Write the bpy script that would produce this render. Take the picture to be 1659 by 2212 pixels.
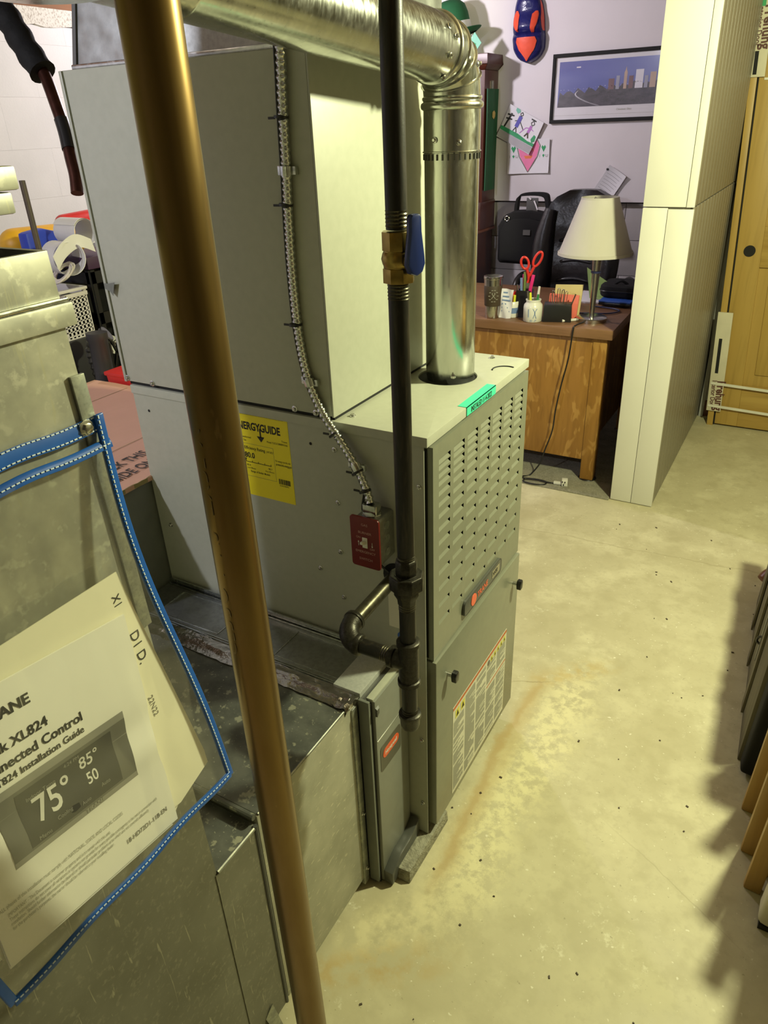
import bpy, bmesh, math, random
from mathutils import Vector, Matrix
for o in list(bpy.data.objects): bpy.data.objects.remove(o)
scene = bpy.context.scene
COL = scene.collection
random.seed(7)
V = Vector
PI = math.pi

# ------------------------------------------------------------------ camera
CAM = V((0.5229, -1.0155, 1.4899))
RIGHT = V((0.86738957, 0.49628496, -0.03655927))
UPV = V((-0.20813225, 0.42853526, 0.87922608))
FWD = V((-0.45201362, 0.75502236, -0.47499991))
cam = bpy.data.cameras.new('camera')
camo = bpy.data.objects.new('camera', cam)
COL.objects.link(camo)
m = Matrix((RIGHT, UPV, -FWD)).transposed().to_4x4()
m.translation = CAM
camo.matrix_world = m
cam.sensor_fit = 'VERTICAL'
cam.sensor_height = 24.0
cam.lens = 1550.04 / 2212 * 24.0
cam.clip_start = 0.02
scene.camera = camo

# ------------------------------------------------------------------ light
world = bpy.data.worlds.new('world')
scene.world = world
world.use_nodes = True
world.node_tree.nodes['Background'].inputs[0].default_value = (0.9, 0.9, 0.85, 1)
world.node_tree.nodes['Background'].inputs[1].default_value = 0.005

def lamp(name, loc, col, power, radius):
    l = bpy.data.lights.new(name, 'POINT')
    l.color = col
    l.energy = power
    l.shadow_soft_size = radius
    o = bpy.data.objects.new(name, l)
    o.location = loc
    COL.objects.link(o)
    return o
WARM = (0.98, 1.0, 0.60)
COOL = (0.87, 0.88, 1.0)
PINK = (0.93, 0.87, 0.95)
lamp('pendant_bulb', (0.84, 0.76, 1.90), WARM, 166, 0.05)
lamp('ceiling_bulb_cool', (-1.30, -1.65, 2.15), COOL, 96, 0.04)
lamp('ceiling_bulb_back', (-1.75, 2.3, 2.02), PINK, 64, 0.04)

vs = scene.view_settings
vs.view_transform = 'Standard'
vs.look = 'None'
vs.gamma = 1
vs.use_curve_mapping = False
vs.exposure = 0.0

# ------------------------------------------------------------------ materials
def lin(c):
    return tuple(((x / 12.92) if x <= 0.04045 else ((x + 0.055) / 1.055) ** 2.4) for x in c)

def rgb(r, g, b):
    return lin((r / 255, g / 255, b / 255))

class Mat:
    def __init__(s, name, col, rough=0.5, metal=0.0, spec=0.5):
        s.m = bpy.data.materials.new(name)
        s.m.use_nodes = True
        s.nt = s.m.node_tree
        s.b = s.nt.nodes['Principled BSDF']
        s.b.inputs['Base Color'].default_value = (*col, 1)
        s.b.inputs['Roughness'].default_value = rough
        s.b.inputs['Metallic'].default_value = metal
        s.b.inputs['Specular IOR Level'].default_value = spec
        s.col = col
        s.tc = None
        s.last = None
    def n(s, t, **k):
        x = s.nt.nodes.new(t)
        for a, b in k.items():
            setattr(x, a, b)
        return x
    def l(s, a, b):
        s.nt.links.new(a, b)
    def coord(s, scale=(1, 1, 1), rot=(0, 0, 0)):
        tc = s.n('ShaderNodeTexCoord')
        mp = s.n('ShaderNodeMapping')
        mp.inputs['Scale'].default_value = scale
        mp.inputs['Rotation'].default_value = rot
        s.l(tc.outputs['Object'], mp.inputs[0])
        return mp.outputs[0]
    def noise(s, scale, stretch=(1, 1, 1), detail=4, rough=0.55, rot=(0, 0, 0), dist=0.0):
        t = s.n('ShaderNodeTexNoise')
        t.inputs['Scale'].default_value = scale
        t.inputs['Detail'].default_value = detail
        t.inputs['Roughness'].default_value = rough
        t.inputs['Distortion'].default_value = dist
        s.l(s.coord(stretch, rot), t.inputs['Vector'])
        return t.outputs['Fac']
    def voro(s, scale, stretch=(1, 1, 1), feature='F1', out='Distance'):
        t = s.n('ShaderNodeTexVoronoi')
        t.feature = feature
        t.inputs['Scale'].default_value = scale
        s.l(s.coord(stretch), t.inputs['Vector'])
        return t.outputs[out]
    def ramp(s, fac, lo, hi):
        r = s.n('ShaderNodeMapRange')
        r.inputs['From Min'].default_value = lo
        r.inputs['From Max'].default_value = hi
        s.l(fac, r.inputs['Value'])
        return r.outputs[0]
    def base(s):
        if s.last is None:
            c = s.n('ShaderNodeRGB')
            c.outputs[0].default_value = (*s.col, 1)
            s.last = c.outputs[0]
        return s.last
    def mixin(s, fac, col, amount=1.0):
        """blend another colour over the base where fac is high"""
        mx = s.n('ShaderNodeMix', data_type='RGBA')
        if amount != 1.0:
            mu = s.n('ShaderNodeMath', operation='MULTIPLY')
            s.l(fac, mu.inputs[0])
            mu.inputs[1].default_value = amount
            fac = mu.outputs[0]
        s.l(fac, mx.inputs[0])
        s.l(s.base(), mx.inputs[6])
        mx.inputs[7].default_value = (*col, 1)
        s.last = mx.outputs[2]
        s.l(s.last, s.b.inputs['Base Color'])
        return s
    def var(s, scale, col, lo=0.35, hi=0.7, amount=1.0, **k):
        return s.mixin(s.ramp(s.noise(scale, **k), lo, hi), col, amount)
    def bump(s, scale, strength=0.1, dist=0.002, **k):
        bp = s.n('ShaderNodeBump')
        bp.inputs['Strength'].default_value = strength
        bp.inputs['Distance'].default_value = dist
        s.l(s.noise(scale, **k), bp.inputs['Height'])
        s.l(bp.outputs[0], s.b.inputs['Normal'])
        return s
    def roughvar(s, scale, lo, hi, **k):
        r = s.n('ShaderNodeMapRange')
        r.inputs['To Min'].default_value = lo
        r.inputs['To Max'].default_value = hi
        r.inputs['From Min'].default_value = 0.3
        r.inputs['From Max'].default_value = 0.7
        s.l(s.noise(scale, **k), r.inputs['Value'])
        s.l(r.outputs[0], s.b.inputs['Roughness'])
        return s

def plain(name, col, rough=0.5, metal=0.0, v=0.12, scale=12, spec=0.5):
    """plain procedural material with slight mottling"""
    m = Mat(name, col, rough, metal, spec)
    m.var(scale, tuple(c * (1 - v) for c in col))
    return m.m

MT = {}
MT['cabinet'] = Mat('painted_cabinet_steel', rgb(168, 170, 155), 0.40).var(60, rgb(163, 165, 150)).bump(900, 0.03, 0.0004).m
MT['cabinet_front'] = Mat('painted_door_steel', rgb(122, 124, 108), 0.26).var(40, rgb(118, 120, 105)).m
MT['cabinet_dark'] = Mat('painted_grey_steel', rgb(110, 113, 104), 0.5).var(20, rgb(100, 103, 96)).m
MT['grey_door'] = Mat('grey_painted_metal', rgb(128, 130, 122), 0.42).var(30, rgb(122, 124, 116)).m
MT['gap'] = plain('gap_black', (0.006, 0.006, 0.006), 0.8)
MT['black'] = plain('black_plastic', (0.012, 0.012, 0.012), 0.35)
MT['foam_black'] = Mat('black_foam', (0.008, 0.008, 0.008), 0.75, 0, 0.25).bump(60, 0.5, 0.004).m
g = Mat('galvanised_bright', (0.62, 0.64, 0.62), 0.22, 1.0)
g.var(90, (0.48, 0.50, 0.48), 0.4, 0.65).roughvar(70, 0.14, 0.30)
MT['galv'] = g.m
g = Mat('galvanised_pipe', (0.66, 0.67, 0.63), 0.2, 1.0)
g.var(30, (0.50, 0.51, 0.48), 0.35, 0.7, stretch=(1, 1, 0.25)).roughvar(160, 0.15, 0.28, stretch=(1, 1, .3)).bump(260, 0.04, 0.0006)
MT['galv_pipe'] = g.m
g = Mat('galvanised_dull', (0.30, 0.31, 0.28), 0.42, 0.75)
g.var(45, (0.42, 0.43, 0.36), 0.45, 0.62).var(260, (0.20, 0.21, 0.19), 0.5, 0.75, 0.6)
MT['galv_dull'] = g.m
g = Mat('galvanised_satin', (0.33, 0.34, 0.33), 0.36, 0.85)
g.var(120, (0.26, 0.27, 0.26), 0.4, 0.7).roughvar(30, 0.28, 0.45)
MT['galv_satin'] = g.m
g = Mat('galvanised_dusty', (0.17, 0.175, 0.155), 0.5, 0.6)
g.var(22, (0.10, 0.105, 0.095), 0.35, 0.65)
g.mixin(g.ramp(g.noise(48, detail=3), 0.60, 0.66), (0.40, 0.40, 0.30), 0.8)
g.mixin(g.ramp(g.noise(170, detail=2), 0.66, 0.72), (0.42, 0.41, 0.32), 0.8)
MT['galv_dusty'] = g.m
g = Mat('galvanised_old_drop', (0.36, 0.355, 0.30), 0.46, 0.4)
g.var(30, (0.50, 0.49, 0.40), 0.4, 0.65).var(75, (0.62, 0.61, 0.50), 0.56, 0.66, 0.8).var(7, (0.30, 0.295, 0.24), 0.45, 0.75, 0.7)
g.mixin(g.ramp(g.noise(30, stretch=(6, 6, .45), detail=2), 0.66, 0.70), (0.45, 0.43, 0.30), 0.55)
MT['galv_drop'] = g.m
g = Mat('galvanised_low_dark', (0.19, 0.185, 0.145), 0.48, 0.45)  # darker tone for the lower drop and the collar face
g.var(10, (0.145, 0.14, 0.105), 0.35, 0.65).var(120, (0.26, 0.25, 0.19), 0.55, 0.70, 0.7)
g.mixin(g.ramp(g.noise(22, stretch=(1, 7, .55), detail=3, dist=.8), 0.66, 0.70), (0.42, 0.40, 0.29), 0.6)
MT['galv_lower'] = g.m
g = Mat('galvanised_old_side', (0.34, 0.335, 0.26), 0.5, 0.35)
g.var(14, (0.44, 0.43, 0.34), 0.35, 0.65)
g.mixin(g.ramp(g.noise(110, stretch=(1, .5, 1.6), detail=2, rot=(.6, 0, 0)), 0.63, 0.70), (0.62, 0.60, 0.46), 0.7)
MT['galv_side'] = g.m
MT['galv_cap'] = Mat('galvanised_cap', (0.50, 0.51, 0.48), 0.40, 0.35).var(160, (0.42, 0.43, 0.41)).m
MT['foil'] = Mat('foil_tape', (0.60, 0.57, 0.55), 0.2, 1.0).var(50, (0.42, 0.38, 0.37)).bump(70, 0.6, 0.004).m
MT['chrome'] = plain('zinc_screw', (0.6, 0.6, 0.58), 0.22, 1.0)
MT['steel'] = Mat('brushed_steel', (0.52, 0.51, 0.47), 0.22, 1.0).var(150, (0.44, 0.43, 0.40)).m
MT['iron'] = Mat('black_iron_pipe', (0.008, 0.007, 0.005), 0.40, 0.2).var(120, (0.035, 0.028, 0.018), 0.5, 0.72, stretch=(1, 1, .15)).bump(300, 0.15, 0.0008).m
MT['iron_worn'] = Mat('worn_iron_pipe', (0.10, 0.092, 0.062), 0.34, 0.75).var(90, (0.05, 0.045, 0.03)).bump(250, 0.12, 0.0008).m
MT['iron_cast'] = Mat('cast_iron_fitting', (0.040, 0.037, 0.028), 0.38, 0.6).var(200, (0.018, 0.016, 0.012)).bump(350, 0.3, 0.001).m
MT['brass'] = Mat('brass_valve', (0.36, 0.26, 0.075), 0.3, 1.0).var(80, (0.25, 0.17, 0.05)).m
g = Mat('aged_copper_pipe', (0.22, 0.145, 0.052), 0.31, 0.95)
g.var(25, (0.17, 0.10, 0.028), 0.35, 0.7, stretch=(1, 1, .2)).roughvar(40, 0.27, 0.38, stretch=(1, 1, .2))
g.mixin(g.ramp(g.noise(55, detail=3, stretch=(1, 1, .35)), 0.70, 0.74), (0.36, 0.23, 0.09), 0.6)
MT['copper'] = g.m
MT['copper_dark'] = Mat('dark_copper_tube', (0.085, 0.032, 0.022), 0.35, 0.8).var(40, (0.05, 0.018, 0.012)).m
MT['blue_handle'] = plain('blue_vinyl', (0.008, 0.022, 0.13), 0.22)
MT['red_plate'] = plain('red_plate', (0.15, 0.010, 0.010), 0.38)
MT['white_plastic'] = plain('white_plastic', (0.72, 0.71, 0.62), 0.35)
MT['yellow_label'] = plain('yellow_label', (0.80, 0.68, 0.012), 0.5, v=0.03)
MT['ink'] = plain('black_ink', (0.012, 0.011, 0.008), 0.6)
MT['ink_grey'] = plain('grey_ink', (0.16, 0.15, 0.12), 0.6)
MT['ink_mid'] = plain('mid_grey_ink', (0.33, 0.32, 0.26), 0.6)
MT['ink_white'] = plain('white_ink', (0.75, 0.73, 0.66), 0.5)
MT['ink_pink'] = plain('pale_red_ink', (0.55, 0.32, 0.28), 0.5)
MT['ink_orange'] = plain('orange_red_ink', (0.72, 0.10, 0.025), 0.4)
MT['ink_trane'] = plain('coral_ink', (0.78, 0.13, 0.06), 0.35)
MT['label_white'] = plain('white_label', (0.66, 0.65, 0.54), 0.4, v=0.05)
MT['label_orange'] = plain('orange_label', (0.55, 0.13, 0.03), 0.5)
MT['label_blue'] = plain('blue_label', (0.03, 0.10, 0.42), 0.45)
MT['label_yellow'] = plain('icon_yellow', (0.72, 0.66, 0.08), 0.45)
MT['mint'] = plain('mint_tape', (0.06, 0.62, 0.40), 0.45, v=0.05)
MT['badge'] = plain('charcoal_badge', (0.085, 0.088, 0.078), 0.3)
MT['logo_dark'] = plain('dark_grey_logo', (0.085, 0.08, 0.06), 0.45)
g = Mat('clear_vinyl', (0.93, 0.93, 0.90), 0.16)
g.b.inputs['Transmission Weight'].default_value = 1.0
g.b.inputs['IOR'].default_value = 1.02
g.b.inputs['Specular IOR Level'].default_value = 0.5
g.bump(11, 0.9, 0.012, detail=1, stretch=(1, 1.4, .5))
# thin vinyl: let light pass straight through, keep a soft sheen
tr = g.n('ShaderNodeBsdfTransparent'); tr.inputs[0].default_value = (0.975, 0.975, 0.96, 1)
gl = g.n('ShaderNodeBsdfGlossy'); gl.inputs['Roughness'].default_value = 0.12
gl.inputs['Color'].default_value = (0.9, 0.9, 0.88, 1)
bpn = [n for n in g.nt.nodes if n.type == 'BUMP'][0]
g.l(bpn.outputs[0], gl.inputs['Normal'])
df = g.n('ShaderNodeBsdfDiffuse'); df.inputs[0].default_value = (0.75, 0.75, 0.70, 1)
m1 = g.n('ShaderNodeMixShader'); m1.inputs[0].default_value = 0.10
g.l(tr.outputs[0], m1.inputs[1]); g.l(gl.outputs[0], m1.inputs[2])
m2 = g.n('ShaderNodeMixShader'); m2.inputs[0].default_value = 0.035
g.l(m1.outputs[0], m2.inputs[1]); g.l(df.outputs[0], m2.inputs[2])
g.l(m2.outputs[0], g.nt.nodes['Material Output'].inputs[0])
MT['vinyl'] = g.m
g = Mat('picture_glass', (1, 1, 1), 0.05)
tr = g.n('ShaderNodeBsdfTransparent'); gl = g.n('ShaderNodeBsdfGlossy'); gl.inputs['Roughness'].default_value = 0.06
m1 = g.n('ShaderNodeMixShader'); m1.inputs[0].default_value = 0.035
g.l(tr.outputs[0], m1.inputs[1]); g.l(gl.outputs[0], m1.inputs[2]); g.l(m1.outputs[0], g.nt.nodes['Material Output'].inputs[0])
MT['pane'] = g.m
MT['blue_binding'] = Mat('blue_vinyl_binding', (0.012, 0.10, 0.42), 0.32).var(30, (0.010, 0.075, 0.34)).m
MT['stitch'] = plain('white_thread', (0.62, 0.70, 0.78), 0.6)
MT['paper'] = plain('white_paper', (0.88, 0.86, 0.78), 0.6, v=0.04)
MT['paper_cream'] = plain('cream_paper', (0.84, 0.80, 0.62), 0.6, v=0.04)
MT['paper_white'] = plain('bright_paper', (0.72, 0.70, 0.74), 0.6, v=0.03)
MT['photo_grey'] = plain('printed_grey', (0.15, 0.145, 0.12), 0.5)
MT['photo_dark'] = plain('printed_dark', (0.05, 0.048, 0.042), 0.5)
MT['photo_light'] = plain('printed_light_grey', (0.30, 0.29, 0.25), 0.5)
MT['cardboard'] = Mat('cardboard', (0.60, 0.34, 0.235), 0.75).var(8, (0.55, 0.31, 0.21)).var(90, (0.57, 0.33, 0.22), stretch=(1, .1, 1)).m
MT['cardboard_edge'] = plain('cardboard_edge', (0.30, 0.25, 0.10), 0.8)
MT['cardboard_white'] = plain('white_cardboard', (0.62, 0.58, 0.44), 0.65)

def wood(name, c1, c2, rough=0.45, scale=14, stretch=(1, 1, .08), fleck=None):
    g = Mat(name, c1, rough)
    g.var(scale, c2, 0.35, 0.65, stretch=stretch, dist=0.6)
    g.var(scale * 5, tuple(x * .72 for x in c2), 0.5, 0.75, 0.6, stretch=stretch)
    if fleck:
        g.mixin(g.ramp(g.noise(26, stretch=(1, 1, .38), detail=2, dist=.5), 0.54, 0.60), fleck, 0.55)
    return g.m
MT['oak'] = wood('golden_oak', (0.34, 0.165, 0.032), (0.25, 0.115, 0.020), 0.42, 12, (1, 1, .12), (0.50, 0.28, 0.075))
MT['oak_top'] = wood('oak_desk_top', (0.25, 0.130, 0.065), (0.19, 0.095, 0.045), 0.4, 12, (.12, 1, 1))
MT['pine'] = wood('pale_pine', (0.44, 0.29, 0.075), (0.40, 0.255, 0.06), 0.42, 9, (1, 1, .06))
MT['pine_h'] = wood('pale_pine_rail', (0.45, 0.30, 0.08), (0.36, 0.22, 0.05), 0.42, 9, (.06, 1, 1))
MT['slat'] = wood('varnished_slat', (0.46, 0.29, 0.085), (0.40, 0.24, 0.06), 0.4, 9, (1, 1, .06))
MT['joist'] = wood('joist_wood', (0.26, 0.11, 0.04), (0.20, 0.08, 0.025), 0.7, 9, (1, .06, 1))
MT['mahogany'] = wood('mahogany', (0.075, 0.018, 0.010), (0.05, 0.011, 0.006), 0.35, 10, (1, 1, .08))
MT['mahogany_edge'] = wood('mahogany_edge', (0.20, 0.06, 0.025), (0.15, 0.04, 0.016), 0.4, 10, (1, 1, .08))
MT['weathered'] = wood('weathered_board', (0.16, 0.14, 0.085), (0.09, 0.078, 0.05), 0.75, 12, (1, 1, .08))
MT['wall'] = Mat('white_wall_paint', (0.70, 0.655, 0.68), 0.6).var(5, (0.67, 0.625, 0.65)).bump(160, 0.06, 0.001).m
MT['wall_block'] = Mat('painted_block', (0.68, 0.645, 0.665), 0.65).var(6, (0.63, 0.60, 0.62)).bump(120, 0.25, 0.003).m
MT['block_grey'] = Mat('grey_painted_block', (0.52, 0.49, 0.50), 0.7).var(7, (0.46, 0.435, 0.44)).bump(120, 0.3, 0.003).m
MT['partition'] = Mat('white_partition_paint', (0.72, 0.715, 0.645), 0.5).var(4, (0.685, 0.68, 0.605)).var(60, (0.7, 0.69, 0.6), 0.72, 0.76, 0.5).m
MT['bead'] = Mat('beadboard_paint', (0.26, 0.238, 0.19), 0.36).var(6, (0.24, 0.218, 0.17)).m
MT['trim_grey'] = plain('grey_trim_paint', (0.42, 0.42, 0.40), 0.45)
MT['ceiling'] = Mat('ceiling_boards', (0.16, 0.115, 0.07), 0.85).var(5, (0.11, 0.08, 0.05), stretch=(1, .1, 1)).m
MT['insul'] = Mat('sill_insulation', (0.70, 0.66, 0.62), 0.9).var(180, (0.42, 0.36, 0.32), 0.5, 0.62, stretch=(1, 1, .6)).m
MT['leather'] = Mat('black_leather', (0.014, 0.013, 0.016), 0.34).bump(22, 0.5, 0.006, detail=3).m
MT['fabric_black'] = Mat('black_nylon', (0.010, 0.010, 0.011), 0.8, 0, 0.25).bump(400, 0.3, 0.001).m
MT['grey_fabric'] = plain('grey_fabric', (0.10, 0.10, 0.10), 0.8)
MT['shade'] = Mat('lampshade_linen', (0.53, 0.50, 0.43), 0.75).var(8, (0.50, 0.475, 0.40)).bump(500, 0.1, 0.0008).m
MT['shade'].node_tree.nodes['Principled BSDF'].inputs['Subsurface Weight'].default_value = 0.0
MT['felt_green'] = plain('green_felt', (0.010, 0.10, 0.035), 0.85)
MT['banner_green'] = plain('green_banner', (0.010, 0.075, 0.028), 0.7)
MT['gold'] = plain('gold_print', (0.50, 0.34, 0.10), 0.5)
MT['tape_navy'] = Mat('navy_duct_tape', (0.018, 0.020, 0.13), 0.24).var(14, (0.012, 0.013, 0.10)).bump(40, 0.5, 0.006).m
MT['tape_orange'] = Mat('orange_duct_tape', (0.85, 0.10, 0.045), 0.42).var(20, (0.76, 0.08, 0.035)).bump(40, 0.3, 0.004).m
MT['toy_red'] = plain('red_plastic', (0.62, 0.025, 0.02), 0.4)
MT['toy_yellow'] = plain('yellow_plastic', (0.80, 0.42, 0.02), 0.45)
MT['toy_blue'] = plain('blue_plastic', (0.015, 0.045, 0.42), 0.45)
MT['toy_purple'] = plain('purple_card', (0.045, 0.014, 0.05), 0.5)
MT['sheet_white'] = plain('white_vinyl_sheet', (0.76, 0.74, 0.70), 0.5, v=.05)
MT['rope'] = plain('white_cord', (0.60, 0.54, 0.50), 0.7)
MT['basket'] = plain('white_basket', (0.66, 0.62, 0.60), 0.5)
MT['vac_grey'] = plain('charcoal_plastic', (0.035, 0.034, 0.036), 0.4)
MT['dark_metal'] = plain('dark_grey_metal', (0.10, 0.10, 0.095), 0.45, 0.5)
MT['pink'] = plain('pink_plastic', (0.80, 0.03, 0.22), 0.35)
MT['scissor_red'] = plain('red_scissor_handle', (0.68, 0.035, 0.025), 0.3)
MT['olive'] = plain('olive_pen', (0.16, 0.22, 0.05), 0.4)
MT['pen_blue'] = plain('pale_blue_pen', (0.16, 0.24, 0.42), 0.4)
MT['pen_green'] = plain('green_pen', (0.03, 0.22, 0.05), 0.4)
MT['pen_yellow'] = plain('yellow_highlighter', (0.78, 0.78, 0.05), 0.4)
MT['pen_orange'] = plain('orange_cap', (0.75, 0.16, 0.03), 0.4)
MT['ceramic'] = plain('cream_ceramic', (0.74, 0.73, 0.64), 0.25, v=.04)
MT['sticky_coral'] = plain('coral_paper', (0.80, 0.16, 0.11), 0.6)
MT['sticky_tan'] = plain('tan_card', (0.62, 0.50, 0.22), 0.6)
MT['green_paper'] = plain('green_paper', (0.30, 0.45, 0.13), 0.6)
MT['brown_leather'] = Mat('brown_leatherette', (0.062, 0.042, 0.024), 0.6).var(60, (0.05, 0.034, 0.018)).m
MT['navy_cable'] = plain('navy_cable', (0.03, 0.035, 0.10), 0.4)
MT['pic_sky'] = None
MT['draw_green'] = plain('green_marker', (0.03, 0.32, 0.12), 0.6)
MT['draw_teal'] = plain('teal_marker', (0.20, 0.52, 0.40), 0.6)
MT['draw_pink'] = plain('pink_marker', (0.85, 0.22, 0.42), 0.6)
MT['draw_orange'] = plain('orange_marker', (0.82, 0.20, 0.06), 0.6)
MT['draw_purple'] = plain('purple_marker', (0.48, 0.18, 0.55), 0.6)
MT['draw_blue'] = plain('blue_marker', (0.10, 0.09, 0.42), 0.6)
MT['draw_grey'] = plain('pencil_grey', (0.40, 0.38, 0.40), 0.6)
MT['concrete_block'] = Mat('pitted_concrete', (0.34, 0.33, 0.25), 0.9).var(60, (0.20, 0.19, 0.14), 0.4, 0.7).bump(140, 0.9, 0.006).m

# --- picture print: dusk sky over a dark city, flat print
g = Mat('skyline_print', rgb(104, 110, 172), 0.3)
g.var(3, rgb(80, 88, 155), stretch=(.4, 1, 2))
MT['pic_sky'] = g.m
g = Mat('skyline_city', rgb(84, 78, 88), 0.35)
g.var(30, rgb(58, 54, 62), stretch=(1, 1, 2)).mixin(g.ramp(g.voro(120), 0.16, 0.05), rgb(170, 160, 165), 0.5)
MT['pic_city'] = g.m
MT['pic_lights'] = plain('skyline_lights', rgb(225, 222, 232), 0.4)
MT['pic_tower'] = plain('skyline_tower', rgb(190, 165, 150), 0.4)
MT['pic_brick'] = plain('skyline_building', rgb(125, 95, 98), 0.4)
MT['pic_grey'] = plain('skyline_grey_building', rgb(160, 160, 178), 0.4)

# --- floor concrete
g = Mat('concrete_floor', (0.52, 0.48, 0.315), 0.55)
g.var(1.6, (0.44, 0.40, 0.25), 0.38, 0.66)
g.var(6, (0.60, 0.56, 0.375), 0.46, 0.66, 0.8)
g.var(17, (0.42, 0.38, 0.235), 0.50, 0.68, 0.6)
g.var(60, (0.44, 0.40, 0.26), 0.52, 0.68, 0.45)
g.mixin(g.ramp(g.noise(13, detail=6, rough=.75), 0.62, 0.70), (0.68, 0.65, 0.48), 0.75)
g.mixin(g.ramp(g.noise(75, detail=2), 0.68, 0.74), (0.74, 0.71, 0.56), 0.8)
g.mixin(g.ramp(g.noise(110, detail=2), 0.72, 0.76), (0.26, 0.23, 0.14), 0.6)
def pos(g):
    tc = g.n('ShaderNodeTexCoord'); sp = g.n('ShaderNodeSeparateXYZ')
    g.l(tc.outputs['Object'], sp.inputs[0])
    return sp
def mth(g, op, a, b=None, c=None):
    n = g.n('ShaderNodeMath', operation=op)
    for i, x in enumerate((a, b, c)):
        if x is None: continue
        if isinstance(x, (int, float)): n.inputs[i].default_value = x
        else: g.l(x, n.inputs[i])
    return n.outputs[0]
sp = pos(g)
def band(px, py, dx, dy, half, wob, wscale, y0=None, y1=None, fade=.25):
    """soft irregular band around the floor line through (px,py) with direction (dx,dy)"""
    L = math.hypot(dx, dy); nx, ny = -dy / L, dx / L
    d = mth(g, 'ADD', mth(g, 'MULTIPLY', mth(g, 'SUBTRACT', sp.outputs[0], px), nx), mth(g, 'MULTIPLY', mth(g, 'SUBTRACT', sp.outputs[1], py), ny))
    w = mth(g, 'MULTIPLY', mth(g, 'SUBTRACT', g.noise(wscale, detail=5, rough=.65), 0.5), wob)
    d = mth(g, 'ABSOLUTE', mth(g, 'ADD', d, w))
    f = g.ramp(d, half, half * .25)
    if y0 is not None:
        t = mth(g, 'ADD', mth(g, 'MULTIPLY', mth(g, 'SUBTRACT', sp.outputs[0], px), dx / L), mth(g, 'MULTIPLY', mth(g, 'SUBTRACT', sp.outputs[1], py), dy / L))
        f = mth(g, 'MULTIPLY', mth(g, 'MULTIPLY', f, g.ramp(t, y0 - fade, y0 + fade)), g.ramp(t, y1 + fade, y1 - fade))
    return f
# pale mineral film and rust trail beside the furnace
def times(a_, b_): return mth(g, 'MULTIPLY', a_, b_)
film = band(0.13, 0.35, 0.06, 1.0, 0.11, 0.16, 7, -.5, .42, .12)
g.mixin(times(film, g.ramp(g.noise(34, detail=6, rough=.7), 0.42, 0.56)), (0.70, 0.65, 0.40), 0.9)
g.mixin(band(0.055, 0.30, -0.02, 1.0, 0.040, 0.06, 8, -.38, .40, .08), (0.50, 0.40, 0.19), 0.55)
g.mixin(band(0.052, 0.10, -0.055, 1.0, 0.016, 0.06, 14, -.18, .32, .06), (0.42, 0.30, 0.13), 0.6)
g.mixin(band(0.034, 0.40, 0.045, 1.0, 0.016, 0.06, 14, -.06, .30, .06), (0.43, 0.31, 0.13), 0.55)
g.mixin(times(band(0.05, 0.68, 1.0, 0.95, 0.055, 0.10, 9, -.02, .22, .06), g.ramp(g.noise(30, detail=5), 0.40, 0.6)), (0.50, 0.38, 0.15), 0.6)
g.mixin(times(band(0.06, -0.17, 0.6, 0.8, 0.07, 0.10, 9, -.16, .10, .06), g.ramp(g.noise(26, detail=5), 0.40, 0.6)), (0.68, 0.62, 0.38), 0.8)
g.mixin(times(band(-0.03, -0.36, 1.0, 0.75, 0.05, 0.12, 8, -.12, .2, .08), g.ramp(g.noise(26, detail=5), 0.40, 0.6)), (0.44, 0.30, 0.10), 0.6)
# hairline cracks
g.mixin(band(-0.329, 1.553, 1.0, 0.065, 0.005, 0.06, 5), (0.30, 0.26, 0.15), 0.35)
g.mixin(band(0.446, 0.217, 1.0, -0.55, 0.0025, 0.03, 6, -.05, .25, .1), (0.32, 0.28, 0.17), 0.4)
g.mixin(band(-0.02, 0.63, 1.0, 0.55, 0.004, 0.05, 9, 0, .10, .05), (0.26, 0.21, 0.10), 0.6)
g.roughvar(6, 0.42, 0.7)
bp = [n for n in g.nt.nodes if n.type == 'BUMP']
g.bump(55, 0.12, 0.003, detail=6)
MT['floor'] = g.m
g = Mat('bare_grey_concrete', (0.24, 0.225, 0.165), 0.85)
g.var(20, (0.17, 0.16, 0.115), 0.35, 0.7).var(120, (0.30, 0.285, 0.22), 0.5, 0.7).bump(80, 0.5, 0.004)
MT['floor_rough'] = g.m

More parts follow.
